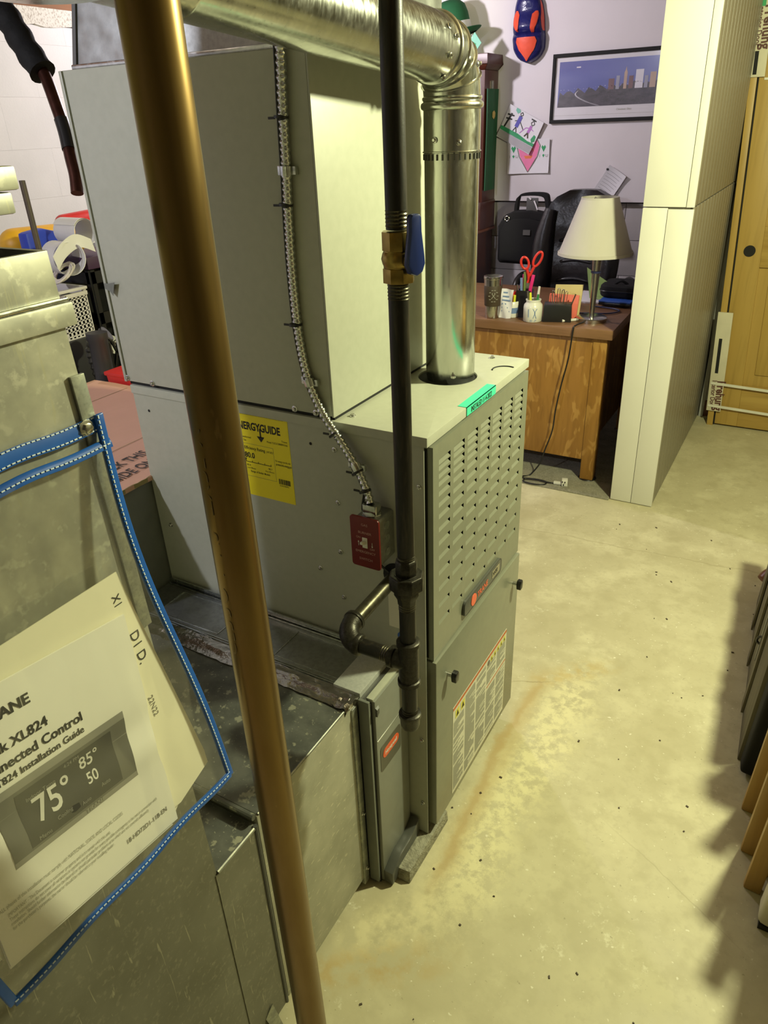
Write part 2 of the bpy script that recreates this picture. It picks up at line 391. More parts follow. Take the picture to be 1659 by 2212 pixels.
# ------------------------------------------------------------------ geometry helpers
class B:
    """collects shapes in world coordinates, becomes ONE mesh object"""
    def __init__(s):
        s.v = []; s.f = []; s.mi = []; s.cur = 0
    def add(s, vs, fs):
        o = len(s.v)
        s.v += [tuple(p) for p in vs]
        for f in fs:
            s.f.append(tuple(i + o for i in f)); s.mi.append(s.cur)
        return s
    def box(s, x0, x1, y0, y1, z0, z1):
        vs = [(x, y, z) for z in (z0, z1) for y in (y0, y1) for x in (x0, x1)]
        return s.add(vs, [(0, 2, 3, 1), (4, 5, 7, 6), (0, 1, 5, 4), (2, 6, 7, 3), (0, 4, 6, 2), (1, 3, 7, 5)])
    def hexa(s, p):  # 8 points: bottom 4 (ccw), top 4
        return s.add(p, [(3, 2, 1, 0), (4, 5, 6, 7), (0, 1, 5, 4), (1, 2, 6, 5), (2, 3, 7, 6), (3, 0, 4, 7)])
    def obox(s, c, u, v, w):
        c, u, v, w = V(c), V(u), V(v), V(w)
        p = [c - u - v - w, c + u - v - w, c + u + v - w, c - u + v - w, c - u - v + w, c + u - v + w, c + u + v + w, c - u + v + w]
        return s.hexa(p)
    def quad(s, *p):
        return s.add(p, [tuple(range(len(p)))])
    def prism(s, poly, org, u, v, d):
        """extrude 2D polygon (in u,v from org) by vector d"""
        org, u, v, d = V(org), V(u), V(v), V(d)
        a = [org + u * x + v * y for x, y in poly]
        b = [p + d for p in a]
        n = len(a)
        return s.add(a + b, [tuple(range(n))[::-1], tuple(range(n, 2 * n))] + [(i, (i + 1) % n, n + (i + 1) % n, n + i) for i in range(n)])
    def rings(s, rings, cap=True, closed=False):
        n = len(rings[0]); vs = [p for r in rings for p in r]; fs = []
        m = len(rings)
        for i in range(m if closed else m - 1):
            j = (i + 1) % m
            for k in range(n):
                fs.append((i * n + k, i * n + (k + 1) % n, j * n + (k + 1) % n, j * n + k))
        if cap and not closed:
            fs.append(tuple(range(n))[::-1]); fs.append(tuple(range((m - 1) * n, m * n)))
        return s.add(vs, fs)
    def cyl(s, p0, p1, r, seg=20, r2=None, cap=True):
        p0, p1 = V(p0), V(p1); r2 = r if r2 is None else r2
        a, b = frame(p1 - p0)
        R = []
        for p, q in ((p0, r), (p1, r2)):
            R.append([p + (a * math.cos(t) + b * math.sin(t)) * q for t in [2 * PI * k / seg for k in range(seg)]])
        return s.rings(R, cap)
    def lathe(s, prof, org, axis=(0, 0, 1), seg=24, sx=1.0, cap=True):
        """prof: list of (radius, height along axis)"""
        org, ax = V(org), V(axis).normalized()
        a, b = frame(ax)
        R = [[org + ax * h + (a * math.cos(t) * sx + b * math.sin(t)) * max(r, 1e-5) for t in [2 * PI * k / seg for k in range(seg)]] for r, h in prof]
        return s.rings(R, cap)
    def tube(s, pts, r, seg=8, cap=True, closed=False, radii=None):
        pts = [V(p) for p in pts]; n = len(pts)
        R = []
        tprev = None; a = None
        for i, p in enumerate(pts):
            if closed: t = (pts[(i + 1) % n] - pts[i - 1])
            else: t = (pts[min(i + 1, n - 1)] - pts[max(i - 1, 0)])
            t = t.normalized()
            if a is None: a, b = frame(t)
            else:
                a = (a - t * a.dot(t)); a = a.normalized() if a.length > 1e-6 else frame(t)[0]
                b = t.cross(a)
            rr = radii[i] if radii else r
            R.append([p + (a * math.cos(q) + b * math.sin(q)) * rr for q in [2 * PI * k / seg for k in range(seg)]])
        return s.rings(R, cap, closed)
    def ribbon(s, pts, w, th):
        """flat strip: pts centre line, w = width vector, th = thickness vector"""
        w, th = V(w) * .5, V(th) * .5
        R = [[V(p) - w - th, V(p) + w - th, V(p) + w + th, V(p) - w + th] for p in pts]
        return s.rings(R)
    def grid(s, P):
        m, n = len(P), len(P[0])
        vs = [p for r in P for p in r]
        return s.add(vs, [(i * n + j, i * n + j + 1, (i + 1) * n + j + 1, (i + 1) * n + j) for i in range(m - 1) for j in range(n - 1)])
    def sheet(s, P, n, th):
        """thick sheet from a grid of points, offset along n"""
        n = V(n).normalized() * th
        a = [[V(p) for p in r] for r in P]; b = [[p + n for p in r] for r in a]
        s.grid(a); s.grid([r[::-1] for r in b])
        edge = a[0] + [r[-1] for r in a[1:]] + a[-1][-2::-1] + [r[0] for r in a[-2:0:-1]]
        e2 = b[0] + [r[-1] for r in b[1:]] + b[-1][-2::-1] + [r[0] for r in b[-2:0:-1]]
        k = len(edge)
        return s.add(edge + e2, [(i, k + i, k + (i + 1) % k, (i + 1) % k) for i in range(k)])
    def build(s, name, mat, parent=None, bevel=0.0, seg=2, smooth=35, mats=None, weld=True):
        bm = bmesh.new()
        off = parent_origin(parent)
        vs = [bm.verts.new(V(p) - off) for p in s.v]
        for f, mi in zip(s.f, s.mi):
            try:
                q = bm.faces.new([vs[i] for i in f]); q.material_index = mi
            except ValueError:
                pass
        if weld: bmesh.ops.remove_doubles(bm, verts=bm.verts, dist=1e-6)
        bmesh.ops.recalc_face_normals(bm, faces=bm.faces)
        if bevel > 0:
            bmesh.ops.bevel(bm, geom=[e for e in bm.edges if len(e.link_faces) == 2 and e.calc_face_angle(0) > 0.6], offset=bevel, segments=seg, profile=.6, affect='EDGES', clamp_overlap=True)
        me = bpy.data.meshes.new(name)
        bm.to_mesh(me); bm.free()
        return link(name, me, mat, parent, smooth, mats)

def frame(d):
    d = V(d).normalized()
    a = V((0, 0, 1)).cross(d) if abs(d.z) < .95 else V((1, 0, 0)).cross(d)
    a.normalize()
    return a, d.cross(a)

def parent_origin(p):
    o = V((0, 0, 0))
    while p is not None:
        o += p.location; p = p.parent
    return o

def link(name, me, mat, parent=None, smooth=35, mats=None):
    for x in (mats or [mat]):
        me.materials.append(MT[x] if isinstance(x, str) else x)
    if smooth:
        me.polygons.foreach_set('use_smooth', [True] * len(me.polygons))
        me.set_sharp_from_angle(angle=math.radians(smooth))
    o = bpy.data.objects.new(name, me)
    COL.objects.link(o)
    if parent is not None: o.parent = parent
    return o

def tag(o, label=None, cat=None, group=None, kind=None):
    if label: o['label'] = label
    if cat: o['category'] = cat
    if group: o['group'] = group
    if kind: o['kind'] = kind
    return o

def thing(name, loc, label, cat, group=None):
    o = bpy.data.objects.new(name, None)
    o.empty_display_size = .05
    o.location = loc
    COL.objects.link(o)
    return tag(o, label, cat, group)

def struct(o): return tag(o, kind='structure')

def text(s, size, org, u, v, mat, parent, name='lettering', align='LEFT', bold=0.0, sx=1.0, fn=None, th=0.0004):
    """flat lettering; org = baseline start, u = reading direction, v = letter up"""
    c = bpy.data.curves.new('t', 'FONT')
    c.body = s; c.size = size; c.align_x = align; c.offset = bold * size
    c.resolution_u = 3
    t = bpy.data.objects.new('t', c)
    COL.objects.link(t)
    dg = bpy.context.evaluated_depsgraph_get()
    me = bpy.data.meshes.new_from_object(t.evaluated_get(dg))
    bpy.data.objects.remove(t); bpy.data.curves.remove(c)
    u, v, org = V(u).normalized(), V(v).normalized(), V(org)
    off = parent_origin(parent)
    nn = u.cross(v)
    bm = bmesh.new(); bm.from_mesh(me)
    for x in bm.verts:
        p = x.co
        x.co = (fn(p.x * sx, p.y) if fn else org + u * (p.x * sx) + v * p.y) - off
    bm.to_mesh(me); bm.free()
    me.name = name
    return link(name, me, mat, parent, 0)

def disc_poly(r, n=20, a0=0.0):
    return [(r * math.cos(a0 + 2 * PI * k / n), r * math.sin(a0 + 2 * PI * k / n)) for k in range(n)]

def rrect(w, h, r, n=5):
    """rounded rectangle centred at 0"""
    p = []
    for cx, cy, a in ((w / 2 - r, h / 2 - r, 0), (-w / 2 + r, h / 2 - r, PI / 2), (-w / 2 + r, -h / 2 + r, PI), (w / 2 - r, -h / 2 + r, 1.5 * PI)):
        for k in range(n):
            t = a + PI / 2 * k / (n - 1)
            p.append((cx + r * math.cos(t), cy + r * math.sin(t)))
    return p

def smoothpath(pts, n=8):
    pts = [V(p) for p in pts]; out = []
    for i in range(len(pts) - 1):
        p0 = pts[max(i - 1, 0)]; p1 = pts[i]; p2 = pts[i + 1]; p3 = pts[min(i + 2, len(pts) - 1)]
        for k in range(n):
            t = k / n
            out.append(0.5 * ((2 * p1) + (p2 - p0) * t + (2 * p0 - 5 * p1 + 4 * p2 - p3) * t * t + (-p0 + 3 * p1 - 3 * p2 + p3) * t ** 3))
    out.append(pts[-1])
    return out

X, Y, Z = V((1, 0, 0)), V((0, 1, 0)), V((0, 0, 1))
FL = -0.04     # floor level

SCREW = None
def screw(p, n, parent, r=0.0052, name='screw'):
    """hex washer head screw at p facing n; shared mesh per direction"""
    global SCREW
    if SCREW is None: SCREW = {}
    n = V(n); key = tuple(round(q, 2) for q in n) + (r,)
    if key not in SCREW:
        b = B()
        b.lathe([(r * 1.25, 0), (r * 1.25, .0012), (r * 1.1, .0016)], (0, 0, 0), n, 14)
        b.lathe([(r * .78, .0016), (r * .78, .005), (r * .6, .0056)], (0, 0, 0), n, 6)
        o = b.build(name, 'chrome', None)
        SCREW[key] = o.data
        bpy.data.objects.remove(o)
    o = bpy.data.objects.new(name, SCREW[key])
    COL.objects.link(o); o.parent = parent
    o.location = V(p) - parent_origin(parent)
    return o

# ================================================================== SETTING
fl = struct(B().box(-3.2, 2.0, -3.2, 4.2, FL - .1, FL).build('floor', 'floor'))
fi = struct(B().box(-1.9, -0.075, 1.955, 3.52, FL, FL + .005).build('floor_inset', 'floor_rough', bevel=.002))
struct(B().box(-3.2, 2.0, -3.2, 4.2, 2.34, 2.44).build('ceiling', 'ceiling'))
# back wall: upper board, recessed block below
wb = struct(B().box(-2.62, 2.0, 3.50, 3.66, 1.05, 2.34).build('wall_back', 'wall'))
B().box(-2.62, 2.0, 3.585, 3.66, FL, 1.05).build('block_backing', 'block_grey', wb)
def blocks(parent, u0, u1, z0, z1, place, mat, w=.40, h=.20, gap=.003, bev=.002):
    r = 0; z = z0
    mesh = {}
    while z < z1 - .02:
        zz = min(z + h, z1)
        u = u0 - (w / 2 if r % 2 else 0)
        while u < u1 - .02:
            a, b_ = max(u, u0), min(u + w, u1)
            key = (round(b_ - a, 3), round(zz - z, 3))
            if key not in mesh:
                mesh[key] = place(0, key[0] - gap, 0, key[1] - gap).build('block', mat, None, bevel=bev)
                o = mesh[key]
                me = o.data; bpy.data.objects.remove(o); mesh[key] = me
            o = bpy.data.objects.new('block', mesh[key]); COL.objects.link(o); o.parent = parent
            o.location = place.at(a + gap / 2, z + gap / 2)
            u += w
        z += h; r += 1
class PlB:
    def __call__(s, a, b, c, d): return B().box(a, b, 0, .045, c, d)
    def at(s, u, z): return V((u, 3.545, z))
blocks(wb, -1.5, 0.0, .24, 1.04, PlB(), 'block_grey')
wl = struct(B().box(-2.76, -2.62, -3.2, 3.66, FL, 1.925).build('wall_left', 'wall_block'))
class PlL:
    def __call__(s, a, b, c, d): return B().box(0, .022, a, b, c, d)
    def at(s, u, z): return V((-2.622, u, z))
blocks(wl, .6, 2.6, .85, 1.92, PlL(), 'wall_block', gap=.0004, bev=0)
struct(B().box(-3.2, 2.0, -3.2, -3.0, FL, 2.34).build('wall_front', 'weathered'))
struct(B().box(1.9, 2.0, -3.0, 3.5, FL, 2.34).build('wall_right', 'weathered'))
# rim joist and sill insulation on top of the left wall
struct(B().box(-2.80, -2.60, -3.0, 3.6, 1.985, 2.34).build('trim_1', 'joist'))
ins = B()
yy = [.8 + .05 * k for k in range(29)]
ins.sheet([[(-2.602 + .01 * t, y, 1.918 + .064 * t + random.uniform(-.006, .006) * (1 - t)) for y in yy] for t in (0, .5, 1)], (1, 0, 0), .012)
struct(tag(ins.build('trim_2', 'insul'), 'strip of torn white mesh insulation under the brown joist'))

# partition stub: framed end of painted boards, grooved boards along its side
ZS = 1.183
def px(x, z): return x - .0125 * (z - FL)      # the stub leans a hair to the left
wp = struct(B().hexa([(px(x, z), y, z) for z in (FL, 2.34) for x, y in ((-.060, 1.985), (.095, 1.985), (.095, 3.50), (-.060, 3.50))]).build('wall_partition', 'bead'))
def pboard(x0, x1, z0, z1, y0=1.970, y1=1.986):
    B().hexa([(px(x, z), y, z) for z in (z0, z1) for x, y in ((x0, y0), (x1, y0), (x1, y1), (x0, y1))]).build('panel', 'partition', wp, bevel=.0015)
pboard(-.070, .0185, FL + .003, ZS - .002); pboard(.0205, .110, FL + .003, ZS - .006)
pboard(-.070, .0805, ZS + .002, 2.33); pboard(.0825, .110, ZS + .001, 2.33)
yy = 1.99
k = 0
while yy < 3.49:
    for z0, z1 in ((FL + .003, ZS - .002), (ZS + .002, 2.33)):
        B().hexa([(px(x, z), y, z) for z in (z0, z1) for x, y in ((.095, yy + .002), (.108, yy + .002), (.108, yy + .078), (.095, yy + .078))]).build('plank', 'bead', wp, bevel=.003)
    yy += .081; k += 1
bpl = B()
bpl.box(.112, .135, 3.20, 3.26, FL, 2.2)
struct(bpl.build('trim_3', 'trim_grey', bevel=.004))

# ================================================================== FURNACE
F = thing('gas_furnace', (-.35, .25, 0), 'grey-green upright gas furnace with louvered front door and yellow energy label', 'furnace')
DX, DW, DH = -.706, .502, 1.016
cb = B()
cb.box(DX, -.024, .0016, DW, 0.0, DH - .02)
cb.build('cabinet', 'cabinet', F)
B().box(DX, 0, 0, .0016, 0, DH - .004).build('side_panel', 'cabinet', F)
B().box(-.0235, -.012, .002, .0145, .01, DH - .022).build('corner_gap', 'gap', F)
B().box(-.03, 0.0, DW - .004, DW, 0, DH - .02).build('corner_post', 'cabinet', F)
# top panel with the flue hole cut out
tp = B()
hx, hy, hr = -.107, .322, .062
N = 36
ring = [(hx + hr * math.cos(2 * PI * k / N), hy + hr * math.sin(2 * PI * k / N)) for k in range(N)]
rx0, rx1, ry0, ry1 = DX - .002, .008, -.003, DW + .003
def edge_pt(a):
    c, s_ = math.cos(a), math.sin(a)
    t = min(((rx1 - hx) / c if c > 1e-9 else 9), ((rx0 - hx) / c if c < -1e-9 else 9), ((ry1 - hy) / s_ if s_ > 1e-9 else 9), ((ry0 - hy) / s_ if s_ < -1e-9 else 9))
    return (hx + c * t, hy + s_ * t)
ang = sorted([2 * PI * k / N for k in range(N)] + [math.atan2(y - hy, x - hx) % (2 * PI) for x in (rx0, rx1) for y in (ry0, ry1)])
inn = [(hx + hr * math.cos(a), hy + hr * math.sin(a)) for a in ang]; out = [edge_pt(a) for a in ang]
n = len(ang); zt, zb = DH + .001, DH - .017
vs = [(x, y, zt) for x, y in inn] + [(x, y, zt) for x, y in out] + [(x, y, zb) for x, y in out] + [(x, y, zb) for x, y in inn]
fs = []
for i in range(n):
    j = (i + 1) % n
    fs += [(i, j, n + j, n + i), (n + i, n + j, 2 * n + j, 2 * n + i), (3 * n + i, 3 * n + j, j, i)]
tp.add(vs, fs)
tp.build('top_panel', 'cabinet', F, bevel=.0018, smooth=40)
B().lathe([(hr + .002, 0), (hr + .002, .015)], (hx, hy, DH - .018), seg=30).build('flue_opening', 'gap', F)
# small knock-out slot on the top
ko = B()
pts = [(-.012 + .026 * math.cos(t), .405 + .026 * math.sin(t), DH + .0016) for t in [PI * .35 + PI * .8 * k / 12 for k in range(13)]]
ko.tube(pts, .0016, 6)
ko.build('knockout_slot', 'gap', F)
screw((-.07, .478, DH + .001), Z, F)
screw((-.165, .035, DH + .001), Z, F)
# upper door: sheet with louver slots
ZR = [.959, .9465, .931, .915, .895, .872, .8475, .8195, .7895, .7565, .7215, .6845, .6435, .6015]
YC = [(.039 + .0635 * k, .088 + .0635 * k) for k in range(7)]
ys = [.0155] + [v for c in YC for v in c] + [.499]
zs = [.518]
for z in sorted(ZR): zs += [z - .0092, z + .0012]
zs += [.992]
ud = B()
XF = .010
for i in range(len(ys) - 1):
    for j in range(len(zs) - 1):
        if i % 2 == 1 and j % 2 == 1: continue
        ud.quad((XF, ys[i], zs[j]), (XF, ys[i + 1], zs[j]), (XF, ys[i + 1], zs[j + 1]), (XF, ys[i], zs[j + 1]))
for (a, b_) in (((ys[0], zs[0]), (ys[-1], zs[0])), ((ys[-1], zs[0]), (ys[-1], zs[-1])), ((ys[-1], zs[-1]), (ys[0], zs[-1])), ((ys[0], zs[-1]), (ys[0], zs[0]))):
    ud.quad((XF, a[0], a[1]), (-.022, a[0], a[1]), (-.022, b_[0], b_[1]), (XF, b_[0], b_[1]))
UD = ud.build('upper_door', 'cabinet_front', F, smooth=0)
B().box(-.020, -.001, .015, .496, .522, .988).build('door_inside', 'gap', UD)
lv = B()
L0, L1 = .0, .049
# pressed louver: V-shaped groove, closed at the near end and open at the far end
dp = .0055
lv.add([(0, 0, 0), (0, .049, 0), (-dp, .046, .0074), (-dp, .003, .0074), (0, 0, .0104), (0, .049, .0104)], [(0, 1, 2, 3), (3, 2, 5, 4), (0, 3, 4)])
lvo = lv.build('louver', 'cabinet_front', None, smooth=0)
lme = lvo.data; bpy.data.objects.remove(lvo)
for z in ZR:
    for y0, y1 in YC:
        o = bpy.data.objects.new('louver', lme); COL.objects.link(o); o.parent = UD
        o.location = V((XF, y0, z - .0092)) - parent_origin(UD)
# lower door
ld = B()
XL = .016
ld.box(-.022, XL, .0145, .499, .022, .513)
LD = ld.build('lower_door', 'cabinet_front', F, bevel=.003)
for y in (.069, .459):
    k = B()
    k.cyl((XL, y, .445), (XL + .012, y, .445), .0045, 12)
    K = k.build('thumb_screw', 'chrome', LD)
    k = B()
    k.prism([(-.007, -.013), (.007, -.013), (.010, .004), (.006, .013), (-.006, .013), (-.010, .004)], (XL + .012, y, .445), Y, Z, X * .012)
    k.build('knob', 'black', K, bevel=.0025)
# badge
bd = B(); bd.prism(rrect(.214, .040, .012), (XF, .2605, .5560), Y, Z, X * .006)
BD = bd.build('badge', 'badge', UD, bevel=.0015)
r_ = B()
rr1, rr2 = rrect(.214, .040, .012), rrect(.209, .0355, .010)
nr = len(rr1)
r_.add([V((XF + .0064, .2605 + a, .556 + b_)) for a, b_ in rr1] + [V((XF + .0064, .2605 + a, .556 + b_)) for a, b_ in rr2], [(i, (i + 1) % nr, nr + (i + 1) % nr, nr + i) for i in range(nr)])
r_.build('chrome_rim', 'dark_metal', BD)
r_ = B(); r_.prism(disc_poly(.0145, 24), (XF + .006, .2025, .5555), Y, Z, X * .0012)
r_.build('emblem_disc', 'ink_trane', BD)
text('TRANE', .021, (XF + .0068, .2235, .5475), Y, Z, 'ink_trane', BD, bold=.02, sx=.9)
r_ = B(); r_.prism(rrect(.044, .021, .002), (XF + .006, .331, .5565), Y, Z, X * .0008)
r_.build('model_plate', 'steel', BD)
text('XV80', .0145, (XF + .0074, .3125, .5515), Y, Z, 'ink', BD, bold=.015, sx=.85)
# instruction label on the lower door
lb = B().box(XL, XL + .0006, .099, .430, .040, .319)
LB = lb.build('instruction_label', 'label_white', LD)
def strip(mat, y0, y1, z0, z1, par, x=XL + .001, name='print'):
    B().quad((x, y0, z0), (x, y1, z0), (x, y1, z1), (x, y0, z1)).build(name, mat, par, smooth=0)
strip('label_orange', .100, .429, .309, .318, LB, name='warning_bar')
strip('label_orange', .301, .429, .216, .220, LB, name='warning_bar')
tl = B()
cw = (.329) / 5
for c in range(5):
    y0 = .103 + c * cw
    z = .298 if c not in (0, 3, 4) else (.268 if c == 0 else .285)
    while z > .050:
        if c >= 3 and .208 < z < .228: z -= .004; continue
        ln = cw - .009
        if random.random() < .28: ln *= random.uniform(.35, .8)
        if random.random() < .07: z -= .006
        tl.quad((XL + .0011, y0, z), (XL + .0011, y0 + ln, z), (XL + .0011, y0 + ln, z + .0024), (XL + .0011, y0, z + .0024))
        z -= .0039
tl.build('fine_print', 'ink_mid', LB, smooth=0)
for y in (.112, .142):
    r_ = B(); r_.quad((XL + .001, y, .277), (XL + .001, y + .022, .277), (XL + .001, y + .022, .301), (XL + .001, y, .301)); r_.build('hazard_icon', 'label_yellow', LB, smooth=0)
    r_ = B(); r_.quad((XL + .0013, y + .004, .281), (XL + .0013, y + .018, .281), (XL + .0013, y + .011, .298)); r_.build('hazard_symbol', 'ink', LB, smooth=0)
for q in range(5):
    y = .322 + q * .0215
    r_ = B(); r_.quad((XL + .001, y, .288), (XL + .001, y + .014, .288), (XL + .001, y + .014, .304), (XL + .001, y, .304)); r_.build('hazard_icon', 'label_yellow', LB, smooth=0)
    r_ = B(); r_.quad((XL + .0013, y + .003, .291), (XL + .0013, y + .011, .291), (XL + .0013, y + .007, .301)); r_.build('hazard_symbol', 'ink', LB, smooth=0)
r_ = B(); r_.prism(disc_poly(.008, 16), (XL + .0008, .309, .295), Y, Z, X * .0004); r_.build('round_icon', 'ink_grey', LB, smooth=0)
# mint tape on the top lip
mt = B()
mt.box(-.010, .0095, .161, .304, DH + .0005, DH + .0018)
mt.box(.0082, .0095, .161, .304, DH - .016, DH + .0018)
MTAPE = mt.build('mint_label', 'mint', F)
text('INSTALED 11-4-2022', .0155, (.0099, .180, DH - .0135), Y, Z, 'ink', MTAPE, sx=.74, bold=.01)
# side details
for x, z in ((-.187, .959), (-.188, .847), (-.190, .735), (-.244, .681), (-.190, .624), (-.670, .679)):
    screw((x, 0, z), -Y, F, .0042)
for x, z in ((-.010, .919), (-.012, .10), (-.012, .30)):
    screw((x, 0, z), -Y, F, .004)
for x, z, r in ((-.071, .858, .004), (-.073, .764, .004), (-.241, .962, .003), (-.667, .963, .003)):
    B().prism(disc_poly(r, 12), (x, -.0004, z), X, Z, -Y * .0004).build('drill_hole', 'gap', F, smooth=0)
B().prism(disc_poly(.030, 24), (-.062, -.0004, .713), X, Z, -Y * .0005).build('gas_inlet_hole', 'gap', F, smooth=0)
# yellow energy label
el = B().box(-.430, -.292, -.0006, 0, .818, 1.010)
EL = el.build('energy_label', 'yellow_label', F)
ye = -.0009
text('ENERGYGUIDE', .0225, (-.425, ye, .966), X, Z, 'ink', EL, sx=.755, bold=.035)
r_ = B(); r_.box(-.3635, -.3600, ye, ye + .0002, .953, .972); r_.add([(-.3715, ye, .955), (-.3525, ye, .955), (-.362, ye, .943)], [(0, 1, 2)]); r_.build('arrow', 'ink', EL, smooth=0)
text('U.S. Government', .006, (-.424, ye, .997), X, Z, 'ink', EL, sx=.8)
text('Federal law prohibits removal of this label before consumer purchase', .0052, (-.392, ye, .997), X, Z, 'ink', EL, sx=.62)
text('Furnace', .006, (-.424, ye, .954), X, Z, 'ink', EL, sx=.8)
text('Non - weatherized', .006, (-.424, ye, .947), X, Z, 'ink', EL, sx=.8)
text('Natural Gas', .006, (-.424, ye, .940), X, Z, 'ink', EL, sx=.8)
text('Trane', .0058, (-.297, ye, .952), X, Z, 'ink', EL, align='RIGHT')
text('Model TUD2C080B9V3VB', .0058, (-.297, ye, .945), X, Z, 'ink', EL, align='RIGHT', sx=.8)
text('Efficiency Rating', .0095, (-.408, ye, .9225), X, Z, 'ink', EL, sx=.85, bold=.01)
text('(AFUE)*', .0062, (-.352, ye, .9225), X, Z, 'ink', EL, sx=.85)
text('80.0', .0165, (-.409, ye, .904), X, Z, 'ink', EL, bold=.025, sx=.9)
r_ = B()
r_.box(-.408, -.343, ye, ye + .0002, .8935, .8948)
for k in range(5): r_.box(-.408 + .0158 * k, -.4068 + .0158 * k, ye, ye + .0002, .8935, .8978)
r_.add([(-.411, ye, .902), (-.405, ye, .902), (-.408, ye, .896)], [(0, 1, 2)])
r_.build('rating_scale', 'ink', EL, smooth=0)
r_ = B()
for a in ((-.415, -.334, .9345, .935), (-.415, -.334, .862, .8625), (-.415, -.4146, .862, .935), (-.3344, -.334, .862, .935)): r_.box(a[0], a[1], ye, ye + .0002, a[2], a[3])
r_.build('rating_frame', 'ink_grey', EL, smooth=0)
text('80.0', .0058, (-.407, ye, .885), X, Z, 'ink', EL)
text('98.7', .0058, (-.342, ye, .885), X, Z, 'ink', EL, align='RIGHT')
text('Least Efficient', .005, (-.407, ye, .879), X, Z, 'ink', EL, sx=.8)
text('Most Efficient', .005, (-.338, ye, .879), X, Z, 'ink', EL, align='RIGHT', sx=.8)
text('Range of Similar Models', .006, (-.374, ye, .8715), X, Z, 'ink', EL, align='CENTER', sx=.85, bold=.01)
text('For energy cost info, visit', .0065, (-.331, ye, .907), X, Z, 'ink', EL, sx=.55)
text('productinfo.energy.gov', .0068, (-.331, ye, .8995), X, Z, 'ink', EL, sx=.62, bold=.01)
r_ = B(); xx = -.328
while xx < -.301:
    w = random.choice((.0006, .0011, .0016)); r_.box(xx, xx + w, ye, ye + .0002, .8585, .870); xx += w + random.choice((.0006, .001))
r_.build('barcode', 'ink', EL, smooth=0)
text('D347780P01', .005, (-.327, ye, .8535), X, Z, 'ink', EL, sx=.9)
# white data label behind the gas pipe
wl_ = B().box(-.083, -.030, -.0006, 0, .588, .700)
WLB = wl_.build('data_label', 'label_white', F)
text('D345678P01', .011, (-.0375, ye, .693), -Z, X, 'ink', WLB, sx=.8)
text('20C12', .0075, (-.054, ye, .680), -Z, X, 'ink', WLB)
text('S/N 204512TB1G', .008, (-.0475, ye, .695), -Z, X, 'ink', WLB, sx=.7)
text('MODEL NO.', .005, (-.062, ye, .682), -Z, X, 'ink', WLB)
B().prism(disc_poly(.0125, 22), (-.052, -.0002, .5695), X, Z, -Y * .0006).build('blue_dot', 'label_blue', F, smooth=0)

# ------------------------------------------------------------------ block under the furnace corner
bl = B()
bl.hexa([(-.040, -.113, FL), (.010, -.112, FL), (.014, .085, FL), (-.040, .085, FL), (-.040, -.111, -.004), (.0085, -.108, -.004), (.012, .083, -.003), (-.040, .083, -.003)])
tag(bl.build('concrete_paver', 'concrete_block', bevel=.004), 'pitted grey concrete paver under the front corner of the furnace', 'paver')

# ------------------------------------------------------------------ coil cabinet
CC = thing('coil_cabinet', (-.45, .25, DH), 'tall grey-green coil cabinet standing on top of the furnace', 'cabinet')
CX0, CX1, CZ0, CZ1 = -.718, -.180, DH + .008, 1.594
B().box(CX0 + .006, CX1 - .004, .004, DW - .004, DH + .001, CZ1 - .004).build('inner_liner', 'gap', CC)
B().box(CX0 + .010, CX1 - .004, -.004, .004, CZ0 + .002, CZ1).build('side_panel', 'cabinet', CC, bevel=.0015)
B().box(CX1 - .004, CX1, -.004, DW, CZ0, CZ1).build('front_panel', 'cabinet', CC, bevel=.0015)
B().box(CX0, CX0 + .0075, -.006, DW, CZ0, CZ1).build('back_flange', 'cabinet', CC, bevel=.0015)
B().box(CX0, CX1 - .002, .004, DW, CZ1 - .004, CZ1 + .001).build('top_lip', 'cabinet', CC)
for x, z in ((-.267, 1.029), (-.219, 1.0285), (-.635, 1.030), (-.708, 1.033)): screw((x, -.004, z), -Y, CC, .005)
fg = B(); fg.hexa([(-.715, -.0072, 1.222), (-.698, -.010, 1.218), (-.690, -.014, 1.208), (-.683, -.016, 1.206), (-.715, -.0066, 1.229), (-.700, -.0095, 1.231), (-.680, -.0155, 1.234), (-.676, -.0165, 1.226)])
fg2 = B().sheet([[(-.716, -.0066, 1.219), (-.700, -.009, 1.215), (-.690, -.011, 1.207)], [(-.716, -.0066, 1.229), (-.698, -.009, 1.230), (-.678, -.012, 1.234)]], (0, -1, 0), .0006)
fg2.build('tape_flag', 'cabinet_dark', CC)

# ------------------------------------------------------------------ supply plenum
PL = thing('supply_plenum', (-.45, .25, CZ1 + .001), 'tapered galvanised supply plenum above the coil cabinet', 'duct')
p = B()
z0, z1 = CZ1 + .001, 2.335
bx0, bx1, by0, by1 = -.694, -.205, .014, .49
tx0, tx1, ty0, ty1 = -.56, -.19, .10, .49
p.hexa([(bx0, by0, z0), (bx1, by0, z0), (bx1, by1, z0), (bx0, by1, z0), (tx0, ty0, z1), (tx1, ty0, z1), (tx1, ty1, z1), (tx0, ty1, z1)])
p.build('tapered_body', 'galv_satin', PL)
p = B()
p.box(bx0 - .006, bx1 + .006, by0 - .004, by0 + .010, z0, z0 + .008)
p.build('base_flange', 'galv', PL, bevel=.002)
p = B()
p.hexa([(bx0 - .003, by0 - .003, z0 + .005), (bx0 + .006, by0 - .003, z0 + .005), (bx0 + .006, by0 + .004, z0 + .005), (bx0 - .003, by0 + .004, z0 + .005), (tx0 - .003, ty0 - .003, z1), (tx0 + .006, ty0 - .003, z1), (tx0 + .006, ty0 + .004, z1), (tx0 - .003, ty0 + .004, z1)])
p.build('corner_seam', 'dark_metal', PL)

